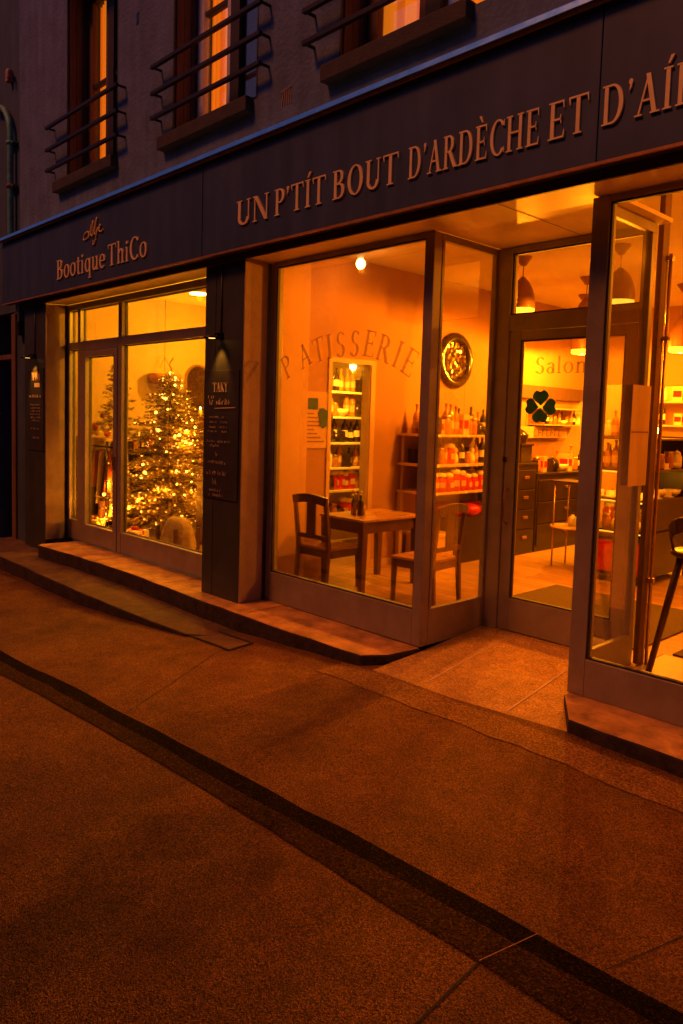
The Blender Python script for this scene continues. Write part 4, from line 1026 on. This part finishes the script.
# dark drawer cabinets further along the wall
def cabinet(y0, y1, ht, label, nd, xf=-5.42):
    o = (-5.7, (y0+y1)/2, 0); t = thing('drawer_cabinet', label, 'cabinet', o, 0, 'dark cabinets along the left wall')
    b = B(o); b.box(-5.99, xf, y0, y1, 0, ht); b.box(-5.99, xf+.02, y0-.01, y1+.01, ht, ht+.03); b.out('carcass', M['darkwood'], t, .004)
    hh = (ht-.12)/nd
    for k_ in range(nd):
        z = .08+hh*k_
        b = B(o); b.box(xf, xf+.016, y0+.03, y1-.03, z, z+hh-.02); d_ = b.out('drawer', M['darkwood'], t, .005)
        b = B(o); ym = (y0+y1)/2; b.box(xf+.017, xf+.04, ym-.05, ym+.05, z+hh*.5, z+hh*.5+.035); b.out('handle', M['brass'], d_, .004)
cabinet(3.90, 4.42, 1.16, 'tall narrow dark cabinet at the left of the drawers behind the door', 4)
cabinet(4.45, 5.95, 1.02, 'long low dark cabinet with big drawers behind the door glass', 3)
G2 = 'goods on the dark cabinets'
goods(['dark_box', 'jar', 'box', 'dark_box', 'pot', 'amber_bottle', 'bowl', 'box', 'amber_bottle', 'jar', 'bottle'], (-5.6, 4.5, 1.05), (-5.6, 5.9, 1.05), 'the long low dark cabinet', G2, 6, s=(1.0, 1.3))

# island display with open shelves between the door and the right window
isl = t = shelf_unit('display_island', 'open fronted display island with glass shelves right of the door', 'display island', -4.28, -3.50, 3.5, 4.6, [.10, .58, .92, 1.24, 1.58], M['darkwood'], sides=False, back=False, thick=.02)
for (lx, ly) in ((-4.27, 3.51), (-3.51, 3.51), (-4.27, 4.59), (-3.51, 4.59)):
    b = B(t.location); b.box(lx-.016, lx+.016, ly-.016, ly+.016, 0, 1.62); b.out('upright', M['brass'], t)
b = B(t.location); b.box(-4.25, -3.535, 4.575, 4.585, .1, 1.6); b.out('back_panel', M['darkwood'], t)
b = B(t.location); b.box(-3.512, -3.50, 3.53, 4.57, .10, .90); b.out('side_panel', M['darkwood'], t)
G3 = 'goods on the display island'
goods(['amber_bottle', 'bottle', 'amber_bottle', 'amber_bottle', 'bottle', 'amber_bottle', 'bottle', 'amber_bottle'], (-4.22, 3.62, 1.24), (-3.56, 3.62, 1.24), 'the second shelf of the display island', G3, 7)
goods(['cake', 'cake', 'bowl', 'cake'], (-4.22, 3.66, .92), (-3.56, 3.66, .92), 'the third shelf of the display island', G3, 8)
goods(['figurine', 'jar', 'figurine', 'pale_jar', 'figurine'], (-4.2, 3.62, .58), (-3.56, 3.62, .58), 'the fourth shelf of the display island', G3, 9)
goods(['box', 'pale_jar', 'amber_bottle', 'jar', 'pale_jar', 'box', 'amber_bottle'], (-4.2, 3.64, 1.58), (-3.56, 3.64, 1.58), 'the top of the display island', G3, 10)
goods(['amber_bottle', 'jar', 'cake', 'jar', 'bowl', 'pale_jar'], (-3.60, 3.8, 1.24), (-3.60, 4.5, 1.24), 'the island second shelf side', G3, 11)
goods(['cake', 'bowl', 'cake', 'bowl'], (-3.64, 3.85, .92), (-3.64, 4.5, .92), 'the island third shelf side', G3, 12)
b = B((-3.85, 3.62, .1)); b.box(-4.16, -3.58, 3.54, 3.84, .101, .46); b.box(-4.17, -3.57, 3.53, 3.85, .46, .49, 1)
single(b, 'red_storage_box', [M['red'], M['darkwood']], 'large red box on the bottom shelf of the display island', 'box', (-3.85, 3.7, .1), bevel=.006)
t = isl
for z_ in (1.22, .90, .56):
    b = B((-3.89, 4.05, 0)); b.box(-4.2, -3.56, 3.56, 3.575, z_-.022, z_-.006); b.out('light_strip', M['lampglow'], t)
for x_, z_ in ((-4.05, 1.18), (-3.7, 1.18), (-3.88, .86)): lamp('strip_light', (x_+3.89, -.40, z_), 9, (1, .33, .01), .01, t)
goods(['bottle', 'amber_bottle', 'dark_box', 'amber_bottle', 'bottle', 'jar', 'bottle'], (-4.2, 3.95, 1.24), (-3.75, 3.95, 1.24), 'the island second shelf back row', G3, 71)
goods(['red_jar', 'bottle', 'dark_box', 'amber_bottle', 'red_jar', 'bottle', 'pot'], (-4.2, 4.0, .58), (-3.6, 4.0, .58), 'the island fourth shelf back row', G3, 72)
t = thing('table_lamp', 'small glowing lamp on the island seen through the right window', 'lamp', (-3.56, 3.75, 1.58))
b = B(); b.lathe([(0, 0), (.06, 0), (.06, .015), (.012, .03), (.012, .06), (0, .06)], n=14); b.out('base', M['brass'], t)
b = B(); b.ico((0, 0, .085), .035, 2); b.out('bulb', M['bulb'], t)
lamp('lamp_light', (0, 0, .14), 40, (1, .28, .008), .03, t)
# trolley in front of the cabinets
o = (-4.60, 3.95, 0)
t = thing('plant_stand', 'slender frame stand with a round shelf in front of the drawers', 'stand', o)
for dx, dy in ((-.16, -.16), (.16, -.16), (-.16, .16), (.16, .16)):
    b = B(o); b.tube([(o[0]+dx, o[1]+dy, 0), (o[0]+dx, o[1]+dy, 1.03)], .010, 8); b.out('leg', M['brass'], t)
b = B(o); b.lathe([(0, 0), (.26, 0), (.26, .022), (0, .022)], (o[0], o[1], .47), 22); b.out('shelf', M['palewood'], t)
b = B(o); b.box(o[0]-.2, o[0]+.2, o[1]-.2, o[1]+.2, 1.02, 1.035); b.out('shelf', M['darkwood'], t)
bottle((-4.60, 3.95, .492), .16, .05, M['white'], 'white enamel flask on the round shelf of the frame stand', 'flask', name='flask')

# back room counter and wall shelves (bright, far)
o = (-4.6, 8.7, 0)
t = thing('wall_shelving', 'bright wall shelving with rows of goods in the back room', 'shelving', o)
for z in (.9, 1.35, 1.75, 2.15):
    b = B(o); b.box(-5.9, -2.0, 8.62, 8.98, z-.03, z); b.out('shelf', M['palewood'], t)
for x_ in (-5.9, -4.6, -3.3, -2.0):
    b = B(o); b.box(x_-.015, x_+.015, 8.62, 8.98, 0, 2.4); b.out('side_panel', M['palewood'], t)
rr = random.Random(21)
for z, nm in ((.9, 'lowest'), (1.35, 'second'), (1.75, 'third'), (2.15, 'top')):
    kk = [rr.choice(['pale_jar', 'bottle', 'jar', 'amber_bottle', 'bowl', 'box', 'pot']) for _ in range(14)]
    goods(kk, (-5.8, 8.72, z), (-2.1, 8.72, z), 'the %s back room shelf' % nm, 'goods on the back room shelves', int(z*100), s=(1.1, 1.5))
t = thing('shop_counter', 'long wooden counter across the opening to the back room', 'counter', (-4.2, 6.9, 0))
b = B((-4.2, 6.9, 0)); b.box(-5.3, -2.6, 6.75, 7.2, 0, 1.02); b.out('front', M['darkwood'], t, .005)
b = B((-4.2, 6.9, 0)); b.box(-5.35, -2.55, 6.70, 7.25, 1.02, 1.06); b.out('top', M['palewood'], t, .005)
goods(['amber_bottle', 'pot', 'jar', 'box', 'bottle', 'bowl', 'amber_bottle', 'jar', 'pale_jar', 'bottle'], (-5.2, 6.95, 1.06), (-2.7, 6.95, 1.06), 'the back room counter', 'goods on the back room counter', 33, s=(1.1, 1.5))
# hanging signs
def hang_sign(x0, x1, y, z0, z1, label, txt=None):
    o = ((x0+x1)/2, y, z0); t = thing('hanging_sign', label, 'sign', o)
    b = B(o); b.box(x0, x1, y-.012, y+.012, z0, z1); b.out('board', M['paper'], t, .004)
    b = B(o)
    for xx in (x0+.08, x1-.08): b.tube([(xx, y, z1), (xx, y, 3.42 if y < 6.5 else 2.33)], .004, 6)
    b.out('wire', M['dark'], t)
    b = B(o); rr = random.Random(4); h = (z1-z0)*.5
    x = x0+.12*(x1-x0)
    while x < x1-.14*(x1-x0):
        wdt = (x1-x0)*.07
        b.bar((x, y-.014, z0+h*.5), (x+wdt*.1, y-.014, z0+h*1.5), .014, .003, (0, 1, 0))
        if rr.random() < .7: b.bar((x, y-.0145, z0+h*(.5+rr.choice((0, .5, 1)))), (x+wdt*.7, y-.0145, z0+h*(.5+rr.choice((0, .5, 1)))), .012, .003, (0, 1, 0))
        x += wdt*1.3
    b.out('lettering', M['ink'], t)
o = (-5.9, 5.3, 1.45)
t = thing('hanging_sign', 'buff board with brown lettering on the wall below the clover', 'sign', o)
b = B(o); b.box(-5.90, -5.88, 4.72, 5.95, 1.50, 1.66); b.out('board', M['paper'], t, .004)
for y_ in (4.85, 5.8):
    b = B(o); b.tube([(-5.89, y_, 1.66), (-5.89, y_, 1.93)], .004, 6); b.out('wire', M['dark'], t)
rr = random.Random(4)
for k_ in range(7):
    y_ = 5.05+.11*k_; b = B(o)
    b.bar((-5.878, y_, 1.53), (-5.878, y_+.01, 1.63), .016, .003, (1, 0, 0)); b.bar((-5.8785, y_, 1.53+.05*(k_ % 3)), (-5.8785, y_+.07, 1.53+.05*(k_ % 3)), .014, .003, (1, 0, 0))
    b.out('letter', M['ink'], t)
b = B((-5.95, 5.2, 2.1)); b.box(-5.999, -5.93, 4.30, 6.5, 2.06, 2.24)
single(b, 'wooden_beam', M['shutter'], 'brown wooden beam along the wall above the clover', 'beam', (-5.96, 5.2, 2.06))
t = shelf_unit('wall_shelf', 'narrow wall shelf of bottles above the long low cabinet', 'shelf', -5.98, -5.72, 5.05, 6.3, [1.70, 1.93], M['palewood'], sides=False, back=False, thick=.02)
goods(['amber_bottle', 'bottle', 'amber_bottle', 'jar', 'amber_bottle', 'bowl', 'jar', 'amber_bottle', 'bottle', 'pale_jar'], (-5.83, 5.12, 1.70), (-5.83, 6.22, 1.70), 'the lower wall shelf board', 'goods on the wall shelf', 61, s=(.7, .85))
b = B(); 


# bar stool by the right window
def bar_stool(loc, rz, label):
    t = thing('bar_stool', label, 'bar stool', loc, rz)
    b = B(); b.lathe([(0, 0), (.18, 0), (.20, .018), (.19, .04), (0, .045)], (0, 0, .84), 24); b.out('seat', M['wood'], t)
    for k_ in range(4):
        a = R(45+90*k_); b = B(); b.tube([(.13*math.cos(a), .13*math.sin(a), .845), (.29*math.cos(a), .29*math.sin(a), 0)], [.027, .021], 10); b.out('leg', M['wood'], t)
    b = B(); pts = [(.205*math.cos(R(a)), .205*math.sin(R(a)), 1.0+.10*math.sin(R(a-150)*1)) for a in range(150, 391, 15)]
    for p, q in zip(pts, pts[1:]): b.bar(p, q, .022, .10)
    b.out('backrest', M['wood'], t, .004)
    b = B()
    for a in (155, 210, 270, 330, 385): b.tube([(.18*math.cos(R(a)), .18*math.sin(R(a)), .87), (.205*math.cos(R(a)), .205*math.sin(R(a)), .98)], .010, 8)
    b.out('spindle', M['wood'], t)
    return t
bar_stool((-1.94, .90, .004), R(60), 'tall wooden bar stool with curved back and splayed legs inside the right window')
t = thing('high_table', 'tall wooden bar table behind the stool at the right window', 'table', (-1.55, 1.0, .004))
b = B((-1.55, 1.0, .004)); b.lathe([(0, 0), (.32, 0), (.33, .02), (.32, .04), (0, .04)], (-1.55, 1.0, 1.05), 26); b.out('tabletop', M['woodtop'], t)
b = B((-1.55, 1.0, .004)); b.tube([(-1.55, 1.0, 1.05), (-1.55, 1.0, .03)], .035, 12); b.lathe([(0, 0), (.22, 0), (.22, .02), (.04, .04)], (-1.55, 1.0, .004), 22); b.out('pedestal', M['darkwood'], t)

# ------------------------------------------------------------------ boutique contents
def fir(loc, h, rad, label, nb, seed, sub=True):
    rr = random.Random(seed); t = thing('christmas_tree' if h > 1.5 else 'small_fir_tree', label, 'christmas tree', loc)
    b = B(); b.tube([(0, 0, 0), (0, 0, h*.96)], [.045*h/2.2, .006], 8); b.out('trunk', M['darkwood'], t)
    b = B(); tips = []
    for i in range(nb):
        f = (i+.5)/nb; z = h*(.10+.88*f**.9); L_ = rad*(1-f**1.25)**.8*rr.uniform(.72, 1.08)+.04
        a = i*2.39996+rr.uniform(-.3, .3); dz = L_*rr.uniform(-.30, .12)
        d = Vector((math.cos(a), math.sin(a), 0)); s0 = Vector((0, 0, z)); e0 = s0+d*L_+Vector((0, 0, dz))
        side = Vector((-d.y, d.x, 0)); n = max(4, int(L_/.036))
        for k_ in range(1, n+1):
            u = k_/n; p = s0.lerp(e0, u)+Vector((0, 0, -.06*L_*math.sin(u*math.pi)))
            for q in range(3):
                sd_ = rr.choice((-1, 1)); ln = (.05+.09*(1-u)*(L_/rad))*rr.uniform(.7, 1.3)
                v = (d*.7+side*sd_*rr.uniform(.4, 1.1)+Vector((0, 0, rr.uniform(-.45, .5)))).normalized()*ln
                wv = v.cross(Vector((rr.uniform(-1, 1), rr.uniform(-1, 1), rr.uniform(-1, 1)))).normalized()*rr.uniform(.007, .014)
                b.face([p-wv*.4, p+v*.45-wv, p+v, p+v*.45+wv])
            if rr.random() < .35: tips.append((p+Vector((rr.uniform(-.03, .03), rr.uniform(-.03, .03), rr.uniform(-.01, .04))), u))
    b.out('foliage', M['needle'], t, fix=False)
    return t, tips
TL = (-9.13, 1.15, 0.0)
ct, tips = fir(TL, 2.28, .92, 'tall christmas tree wrapped in fairy lights in the boutique window', 330, 11)
sl = thing('string_lights', 'warm fairy lights strung all over the tall christmas tree', 'string lights', TL)
rr = random.Random(8); rr.shuffle(tips)
out_tips = sorted(tips, key=lambda q: -(q[1]+(.5 if q[0].x > -.1 and q[0].y < .3 else 0)))
pick = out_tips[:700]; rr.shuffle(pick); pick = pick[:430]
b = B(); b.ico((0, 0, 0), .0165, 2); bulb0 = b.out('bulb', M['fairy'], sl); bulb0.location = pick[0][0]
for p, u in pick[1:100]:
    c = bulb0.copy(); COL.objects.link(c); c.parent = sl; c.location = p; s_ = rr.choice((.55, .7, .85, 1, 1.3)); c.scale = (s_, s_, s_)
b = B()
for p, u in pick[100:]: b.ico(p, rr.choice((.007, .010, .013)), 1)
b.out('tiny_bulbs', M['fairy2'], sl, kind='stuff')
ws = sorted(pick, key=lambda q: q[0].z); b = B()
for i in range(0, len(ws)-1):
    a, c = ws[i][0], ws[i+1][0]
    if (a-c).length < .5: b.tube([a, (a+c)/2+Vector((0, 0, -.03)), c], .0015, 4, cap=False)
b.out('wire', M['needle'], sl)
for p, u in pick[1:23]: lamp('bulb_light', p+Vector((0, 0, -.012)), 22, (1, .30, .008), .012, sl)
b = B((0, 0, 0)); t = thing('tree_topper', 'little ribbon topper on the tall christmas tree', 'tree topper', (TL[0], TL[1], 2.24))
b.tube(curve([(0, 0, 0), (.03, 0, .06), (-.02, 0, .12), (.05, .0, .19), (.08, 0, .20)]), .008, 6); b.ico((0, 0, .0), .03, 1); b.out('ribbon', M['shade'], t)

# shelf on the left with small fir tree and garments beneath
o = (-9.95, .62, 0)
t = thing('clothes_rail', 'clothes rail with a top shelf at the left of the boutique window', 'clothes rail', o)
b = B(o); b.box(-10.45, -9.42, .36, .92, 1.30, 1.335); b.out('top_shelf', M['palewood'], t, .004)
for lx, ly in ((-10.42, .39), (-9.45, .39), (-10.42, .89), (-9.45, .89)):
    b = B(o); b.tube([(lx, ly, 0), (lx, ly, 1.3)], .014, 8); b.out('leg', M['dark'], t)
b = B(o); b.tube([(-10.42, .62, 1.2), (-9.45, .62, 1.2)], .012, 8); b.out('rail', M['dark'], t)
gm = [M['redcloth'], M['pinkcloth'], M['dark'], M['redcloth'], M['cream'], M['pinkcloth'], M['dark'], M['redcloth'], M['cream']]
gn = ['brick red', 'dusty pink', 'black', 'long brick red', 'cream', 'short dusty pink', 'long black', 'bright red', 'pale cream']
for i, m_ in enumerate(gm):
    xx = -10.34+.105*i; ln = (.62, .8, .9, .5, .72, .95, .66, .55, .85)[i]
    g = thing('garment', '%s garment, %s from the left on the boutique clothes rail' % (gn[i], ORD[i]), 'garment', (xx, .62, 0), R(18-8*(i % 4)), 'garments on the clothes rail')
    b = B()
    rows = []
    for r_ in range(9):
        f = r_/8; z = 1.14-ln*f; wd = .13+.07*f; ring_ = []
        for k_ in range(14):
            a = 2*math.pi*k_/14; ring_.append(b.bm.verts.new((.028*math.cos(a)*(1+.5*f)+.012*math.sin(5*a+i)*f, wd*math.sin(a)+.01*math.cos(7*a+i)*f, z)))
        rows.append(ring_)
    for q0, q1 in zip(rows, rows[1:]):
        for k_ in range(14): b.bm.faces.new((q0[k_], q0[(k_+1) % 14], q1[(k_+1) % 14], q1[k_])).smooth = True
    b.bm.faces.new(rows[0]); b.out('cloth', m_, g)
    b = B(); b.tube([(0, -.12, 1.135), (0, 0, 1.165), (0, .12, 1.135)], .006, 6); b.tube([(0, 0, 1.165), (0, 0, 1.20)], .004, 6); b.out('hanger', M['palewood'], g)
fir((-9.62, .62, 1.335), 1.02, .24, 'small unlit fir tree on the shelf above the clothes rail', 60, 5)
t = thing('ribbon_garland', 'heap of orange ribbons and baubles on the shelf above the garments', 'garland', (-9.85, .55, 1.335))
rr = random.Random(31); b = B()
for k_ in range(26): b.ico((rr.uniform(-.45, .36), rr.uniform(-.16, .16), .06+rr.random()*.30*(1-abs(rr.uniform(-1, 1)))), rr.uniform(.03, .07), 1, mi=k_ % 3)
b.out('baubles', [M['redcloth'], M['amber'], M['cream']], t)
def gift(loc, sx, sy, sz, m_, rib, label, rz=0):
    t = thing('gift_box', label, 'gift box', loc, rz, 'gift boxes under the tree')
    b = B(); b.box(-sx, sx, -sy, sy, 0, sz); b.out('box', m_, t, .006)
    b = B(); b.box(-sx-.003, sx+.003, -.015, .015, -.0, sz+.003); b.box(-.015, .015, -sy-.003, sy+.003, 0, sz+.004); b.ico((.03, 0, sz+.02), .03, 1); b.ico((-.03, 0, sz+.02), .03, 1); b.out('ribbon', rib, t)
gift((-8.72, .42, 0), .14, .11, .20, M['cream'], M['red'], 'cream gift box with a red ribbon below the fairy lit tree', .3)
gift((-8.45, .30, 0), .13, .10, .17, M['amber'], M['cream'], 'amber gift box with a cream ribbon near the fur stool', -.2)
gift((-9.05, .30, 0), .12, .12, .14, M['redcloth'], M['cream'], 'brick red gift box at the foot of the tree', .1)
gift((-9.5, .25, 0), .10, .10, .26, M['cream'], M['amber'], 'tall cream gift box below the clothes rail', .5)
# fur throw over a low stool
o = (-7.80, .48, 0)
t = thing('fur_stool', 'low stool under a shaggy cream fur throw by the boutique glass', 'stool', o)
b = B(o)
for dx, dy in ((-.2, -.15), (.2, -.15), (-.2, .15), (.2, .15)): b.bar((o[0]+dx, o[1]+dy, .36), (o[0]+dx, o[1]+dy, 0), .035)
b.out('legs', M['wood'], t)
b = B(o); rr = random.Random(6); rows = []
for r_ in range(10):
    f = r_/9; ring_ = []
    for k_ in range(30):
        a = 2*math.pi*k_/30; e = .03+.19*f**.75; z = .47-.38*f**2.3*(1+.10*math.sin(5*a+1))
        fold = 1+.07*math.sin(9*a+f)*f
        ring_.append(b.bm.verts.new((o[0]+(e+.07*min(1, f*2))*math.cos(a)*fold, o[1]+e*.8*math.sin(a)*fold, z)))
    rows.append(ring_)
for q0, q1 in zip(rows, rows[1:]):
    for k_ in range(30): b.bm.faces.new((q0[k_], q0[(k_+1) % 30], q1[(k_+1) % 30], q1[k_])).smooth = True
b.bm.faces.new(rows[0]).smooth = True
for k_ in range(900):   # tufts
    r_ = rr.randrange(2, 9); v = rows[r_][rr.randrange(30)].co.copy(); nrm = Vector((v.x-o[0], v.y-o[1], .08)).normalized()
    p = v+Vector((rr.uniform(-.03, .03), rr.uniform(-.03, .03), rr.uniform(-.02, .02))); e = p+nrm*rr.uniform(.01, .03)+Vector((0, 0, -rr.uniform(.02, .06))); sd_ = Vector((-nrm.y, nrm.x, 0))*.004
    b.face([p-sd_, p+sd_, e])
b.out('fur_throw', M['fur'], t, fix=False)
# chest of drawers and arched mirror
o = (-8.1, 1.35, 0)
t = thing('chest_of_drawers', 'brown chest of drawers right of the fairy lit tree', 'chest of drawers', o)
b = B(o); b.box(-8.45, -7.75, 1.15, 1.55, 0, .84); b.box(-8.47, -7.73, 1.13, 1.56, .84, .87); b.out('carcass', M['wood'], t, .005)
for k_ in range(4):
    b = B(o); b.box(-8.42, -7.78, 1.135, 1.149, .05+.2*k_, .22+.2*k_); d_ = b.out('drawer', M['wood'], t, .004)
    b = B(o); b.box(-8.15, -8.05, 1.118, 1.134, .13+.2*k_, .15+.2*k_); b.out('handle', M['brass'], d_)
goods(['red_jar', 'bowl', 'pale_jar', 'box', 'figurine'], (-8.4, 1.32, .87), (-7.8, 1.32, .87), 'the boutique chest of drawers', 'goods on the chest of drawers', 41)
t = thing('arched_mirror', 'arched mirror leaning on the boutique wall beyond the tree', 'mirror', (-10.49, 2.45, 1.7))
b = B(); pts = [(-.22, 0), (.22, 0)]+[(.22*math.cos(R(a)), .55+.22*math.sin(R(a))) for a in range(0, 181, 15)]
for (a0, z0), (a1, z1) in zip(pts, pts[1:]+pts[:1]): b.bar((0.02, a0, z0), (.02, a1, z1), .035, .03, (1, 0, 0))
b.out('frame', M['brass'], t)
b = B(); b.face([(.012, a, z) for a, z in pts]); b.out('glass', M['mirror'], t)
o = (-10.2, 2.6, 0)
t = thing('sideboard', 'tall brown sideboard below the arched mirror', 'sideboard', o)
b = B(o); b.box(-10.49, -9.95, 2.1, 3.3, 0, 1.62); b.box(-10.49, -9.93, 2.08, 3.32, 1.62, 1.66); b.out('carcass', M['wood'], t, .005)
for y_ in (2.13, 2.72):
    b = B(o); b.box(-9.949, -9.935, y_, y_+.55, .1, 1.56); b.out('door', M['wood'], t, .005)
t = thing('candle', 'single lit candle on the sideboard below the arched mirror', 'candle', (-10.15, 2.30, 1.66))
b = B(); b.lathe([(0, 0), (.03, 0), (.03, .10), (0, .10)], n=12); b.out('wax', M['cream'], t)
b = B(); b.ico((0, 0, .125), .018, 1, (1, 1, 1.6)); b.out('flame', M['bulb'], t)
t = shelf_unit('shadow_bookcase', 'low dark bookcase of wares added for the shadow behind the christmas tree', 'bookcase', -10.49, -10.12, .98, 2.06, [.06, .42, .76, 1.12], M['darkwood'], sides='y', back=True)  # added dark unit, stands in for the shadow behind the tree
goods(['dark_box', 'jar', 'bottle', 'red_jar', 'pot', 'box', 'bottle', 'jar'], (-10.25, 1.05, 1.12), (-10.25, 2.0, 1.12), 'the top of the boutique bookcase', 'goods on the boutique bookcase', 81, s=(1.0, 1.3))
goods(['pot', 'dark_box', 'amber_bottle', 'box', 'red_jar', 'dark_box', 'jar'], (-10.25, 1.05, .76), (-10.25, 2.0, .76), 'the upper boutique bookcase shelf', 'goods on the boutique bookcase', 82, s=(1.0, 1.3))
# name board hanging behind the tree
o = (-10.35, 1.78, 2.15)
t = thing('hanging_basket', 'shallow woven basket sign hanging behind the top of the tree', 'basket', o)
b = B(); b.lathe([(.0, 0), (.24, 0), (.25, .14), (.24, .14), (.23, .01), (0, .01)], n=24); b.out('basket', M['amber'], t)
b = B(); b.tube([(0, 0, .14), (0, 0, 1.27)], .004, 6); b.tube([(-.24, 0, .14), (0, 0, .4), (.24, 0, .14)], .004, 6); b.out('cord', M['dark'], t)
b = B(); rr = random.Random(3)
for k_ in range(8): b.ico((.12*math.cos(k_), .12*math.sin(k_*1.7), .12), .035, 1)
b.out('baubles', M['cream'], t)

# tall goods shelf seen through the doorway
t = shelf_unit('tall_shelf', 'tall bright goods shelf seen through the open doorway', 'shelf', -7.55, -7.2, 2.2, 3.8, [.35, .75, 1.05, 1.38, 1.72, 2.05], M['white'], sides='y', back=True)
rr = random.Random(14)
for z, nm in ((.35, 'bottom'), (.75, 'second lowest'), (1.05, 'third lowest'), (1.38, 'fourth lowest'), (1.72, 'fifth lowest'), (2.05, 'top')):
    kk = [rr.choice(['jar', 'amber_bottle', 'bowl', 'bottle', 'dark_box', 'pale_jar', 'amber_bottle', 'bottle', 'pot'] if z > .8 else ['dark_box', 'pot', 'red_jar', 'box', 'jar']) for _ in range(14)]
    goods(kk, (-7.32, 2.27, z), (-7.32, 3.73, z), 'the %s tall doorway shelf board' % nm, 'goods on the tall shelf', int(z*77), s=(1.0, 1.3))

# ------------------------------------------------------------------ neighbour on the left
o = (-13, 0, 0)
nb = thing('neighbour_building', 'dark grey neighbouring house left of the shop', 'building', o)
b = B(o); b.box(-18, -10.6, -.22, .3, 3.05, WT); b.box(-18, -11.75, -.22, .3, -.6, 3.05); b.box(-11.05, -10.62, -.215, .3, -.6, 3.05); b.out('wall', M['plaster2'], nb)
b = B(o); b.box(-11.75, -11.05, .02, .06, -.5, 3.05); b.out('door_glass', M['black'], nb)
b = B(o); b.box(-11.10, -10.95, -.24, .02, -.5, 3.02); b.box(-11.75, -11.10, -.20, .02, 2.40, 2.47); b.out('door_frame', M['rust'], nb, .006)
b = B(o); b.box(-10.78, -10.66, -.30, -.21, 2.70, 2.90); b.out('junction_box', M['dark'], nb, .006)
b = B(o); b.ico((-11.6, -.23, 1.62), .015, 1); b.out('indicator_light', M['net'], nb)
o = (-10.97, -.3, 4.0)
t = thing('drainpipe', 'verdigris drainpipe with a curved top on the grey house', 'drainpipe', o)
b = B(o); b.tube(curve([(-11.55, -.27, 5.92), (-11.25, -.29, 5.86), (-11.05, -.29, 5.68), (-10.97, -.29, 5.45), (-10.97, -.29, 4.9), (-10.97, -.29, 3.2)]), .042, 12); b.out('pipe', M['pipe'], t)
for z in (5.30, 4.72):
    b = B(o); b.lathe([(.043, 0), (.056, .01), (.056, .045), (.043, .055)], (-10.97, -.29, z), 14); b.box(-11.06, -10.86, -.30, -.2, z+.015, z+.035); b.out('pipe_clip', M['rust'] if z < 5 else M['pipe'], t)
o = (-11.06, -.24, 6.25)
t = thing('wall_fitting', 'small terracotta coloured fitting high on the grey house', 'wall fitting', o)
b = B(o); b.box(-11.12, -11.04, -.30, -.22, 6.17, 6.33); b.tube(curve([(-11.04, -.28, 6.30), (-10.98, -.31, 6.28), (-10.97, -.31, 6.18)]), .025, 10); b.out('housing', M['terracotta'], t, .01)

# ------------------------------------------------------------------ houses across the street (seen only as reflections and shade)
o = (-3, -10, 0)
t = thing('opposite_building', 'plain dark terrace of houses across the narrow street', 'building', o)
b = B(o); b.box(-70, 18, -12, -9, -1, 8.5); b.out('wall', M['sootbrick'], t)
b = B(o); b.prism([(-70, -12.3), (18, -12.3), (18, -8.7), (-70, -8.7)], 8.5, 8.8); b.out('roof', M['sill'], t)
for i in range(10):
    for z in (.6, 3.6, 5.9):
        x_ = -24+4.2*i
        b = B(o); b.box(x_, x_+1.3, -9.0, -8.97, z, z+(2.0 if z > 3 else 2.3)); b.out('window', M['black'], t)
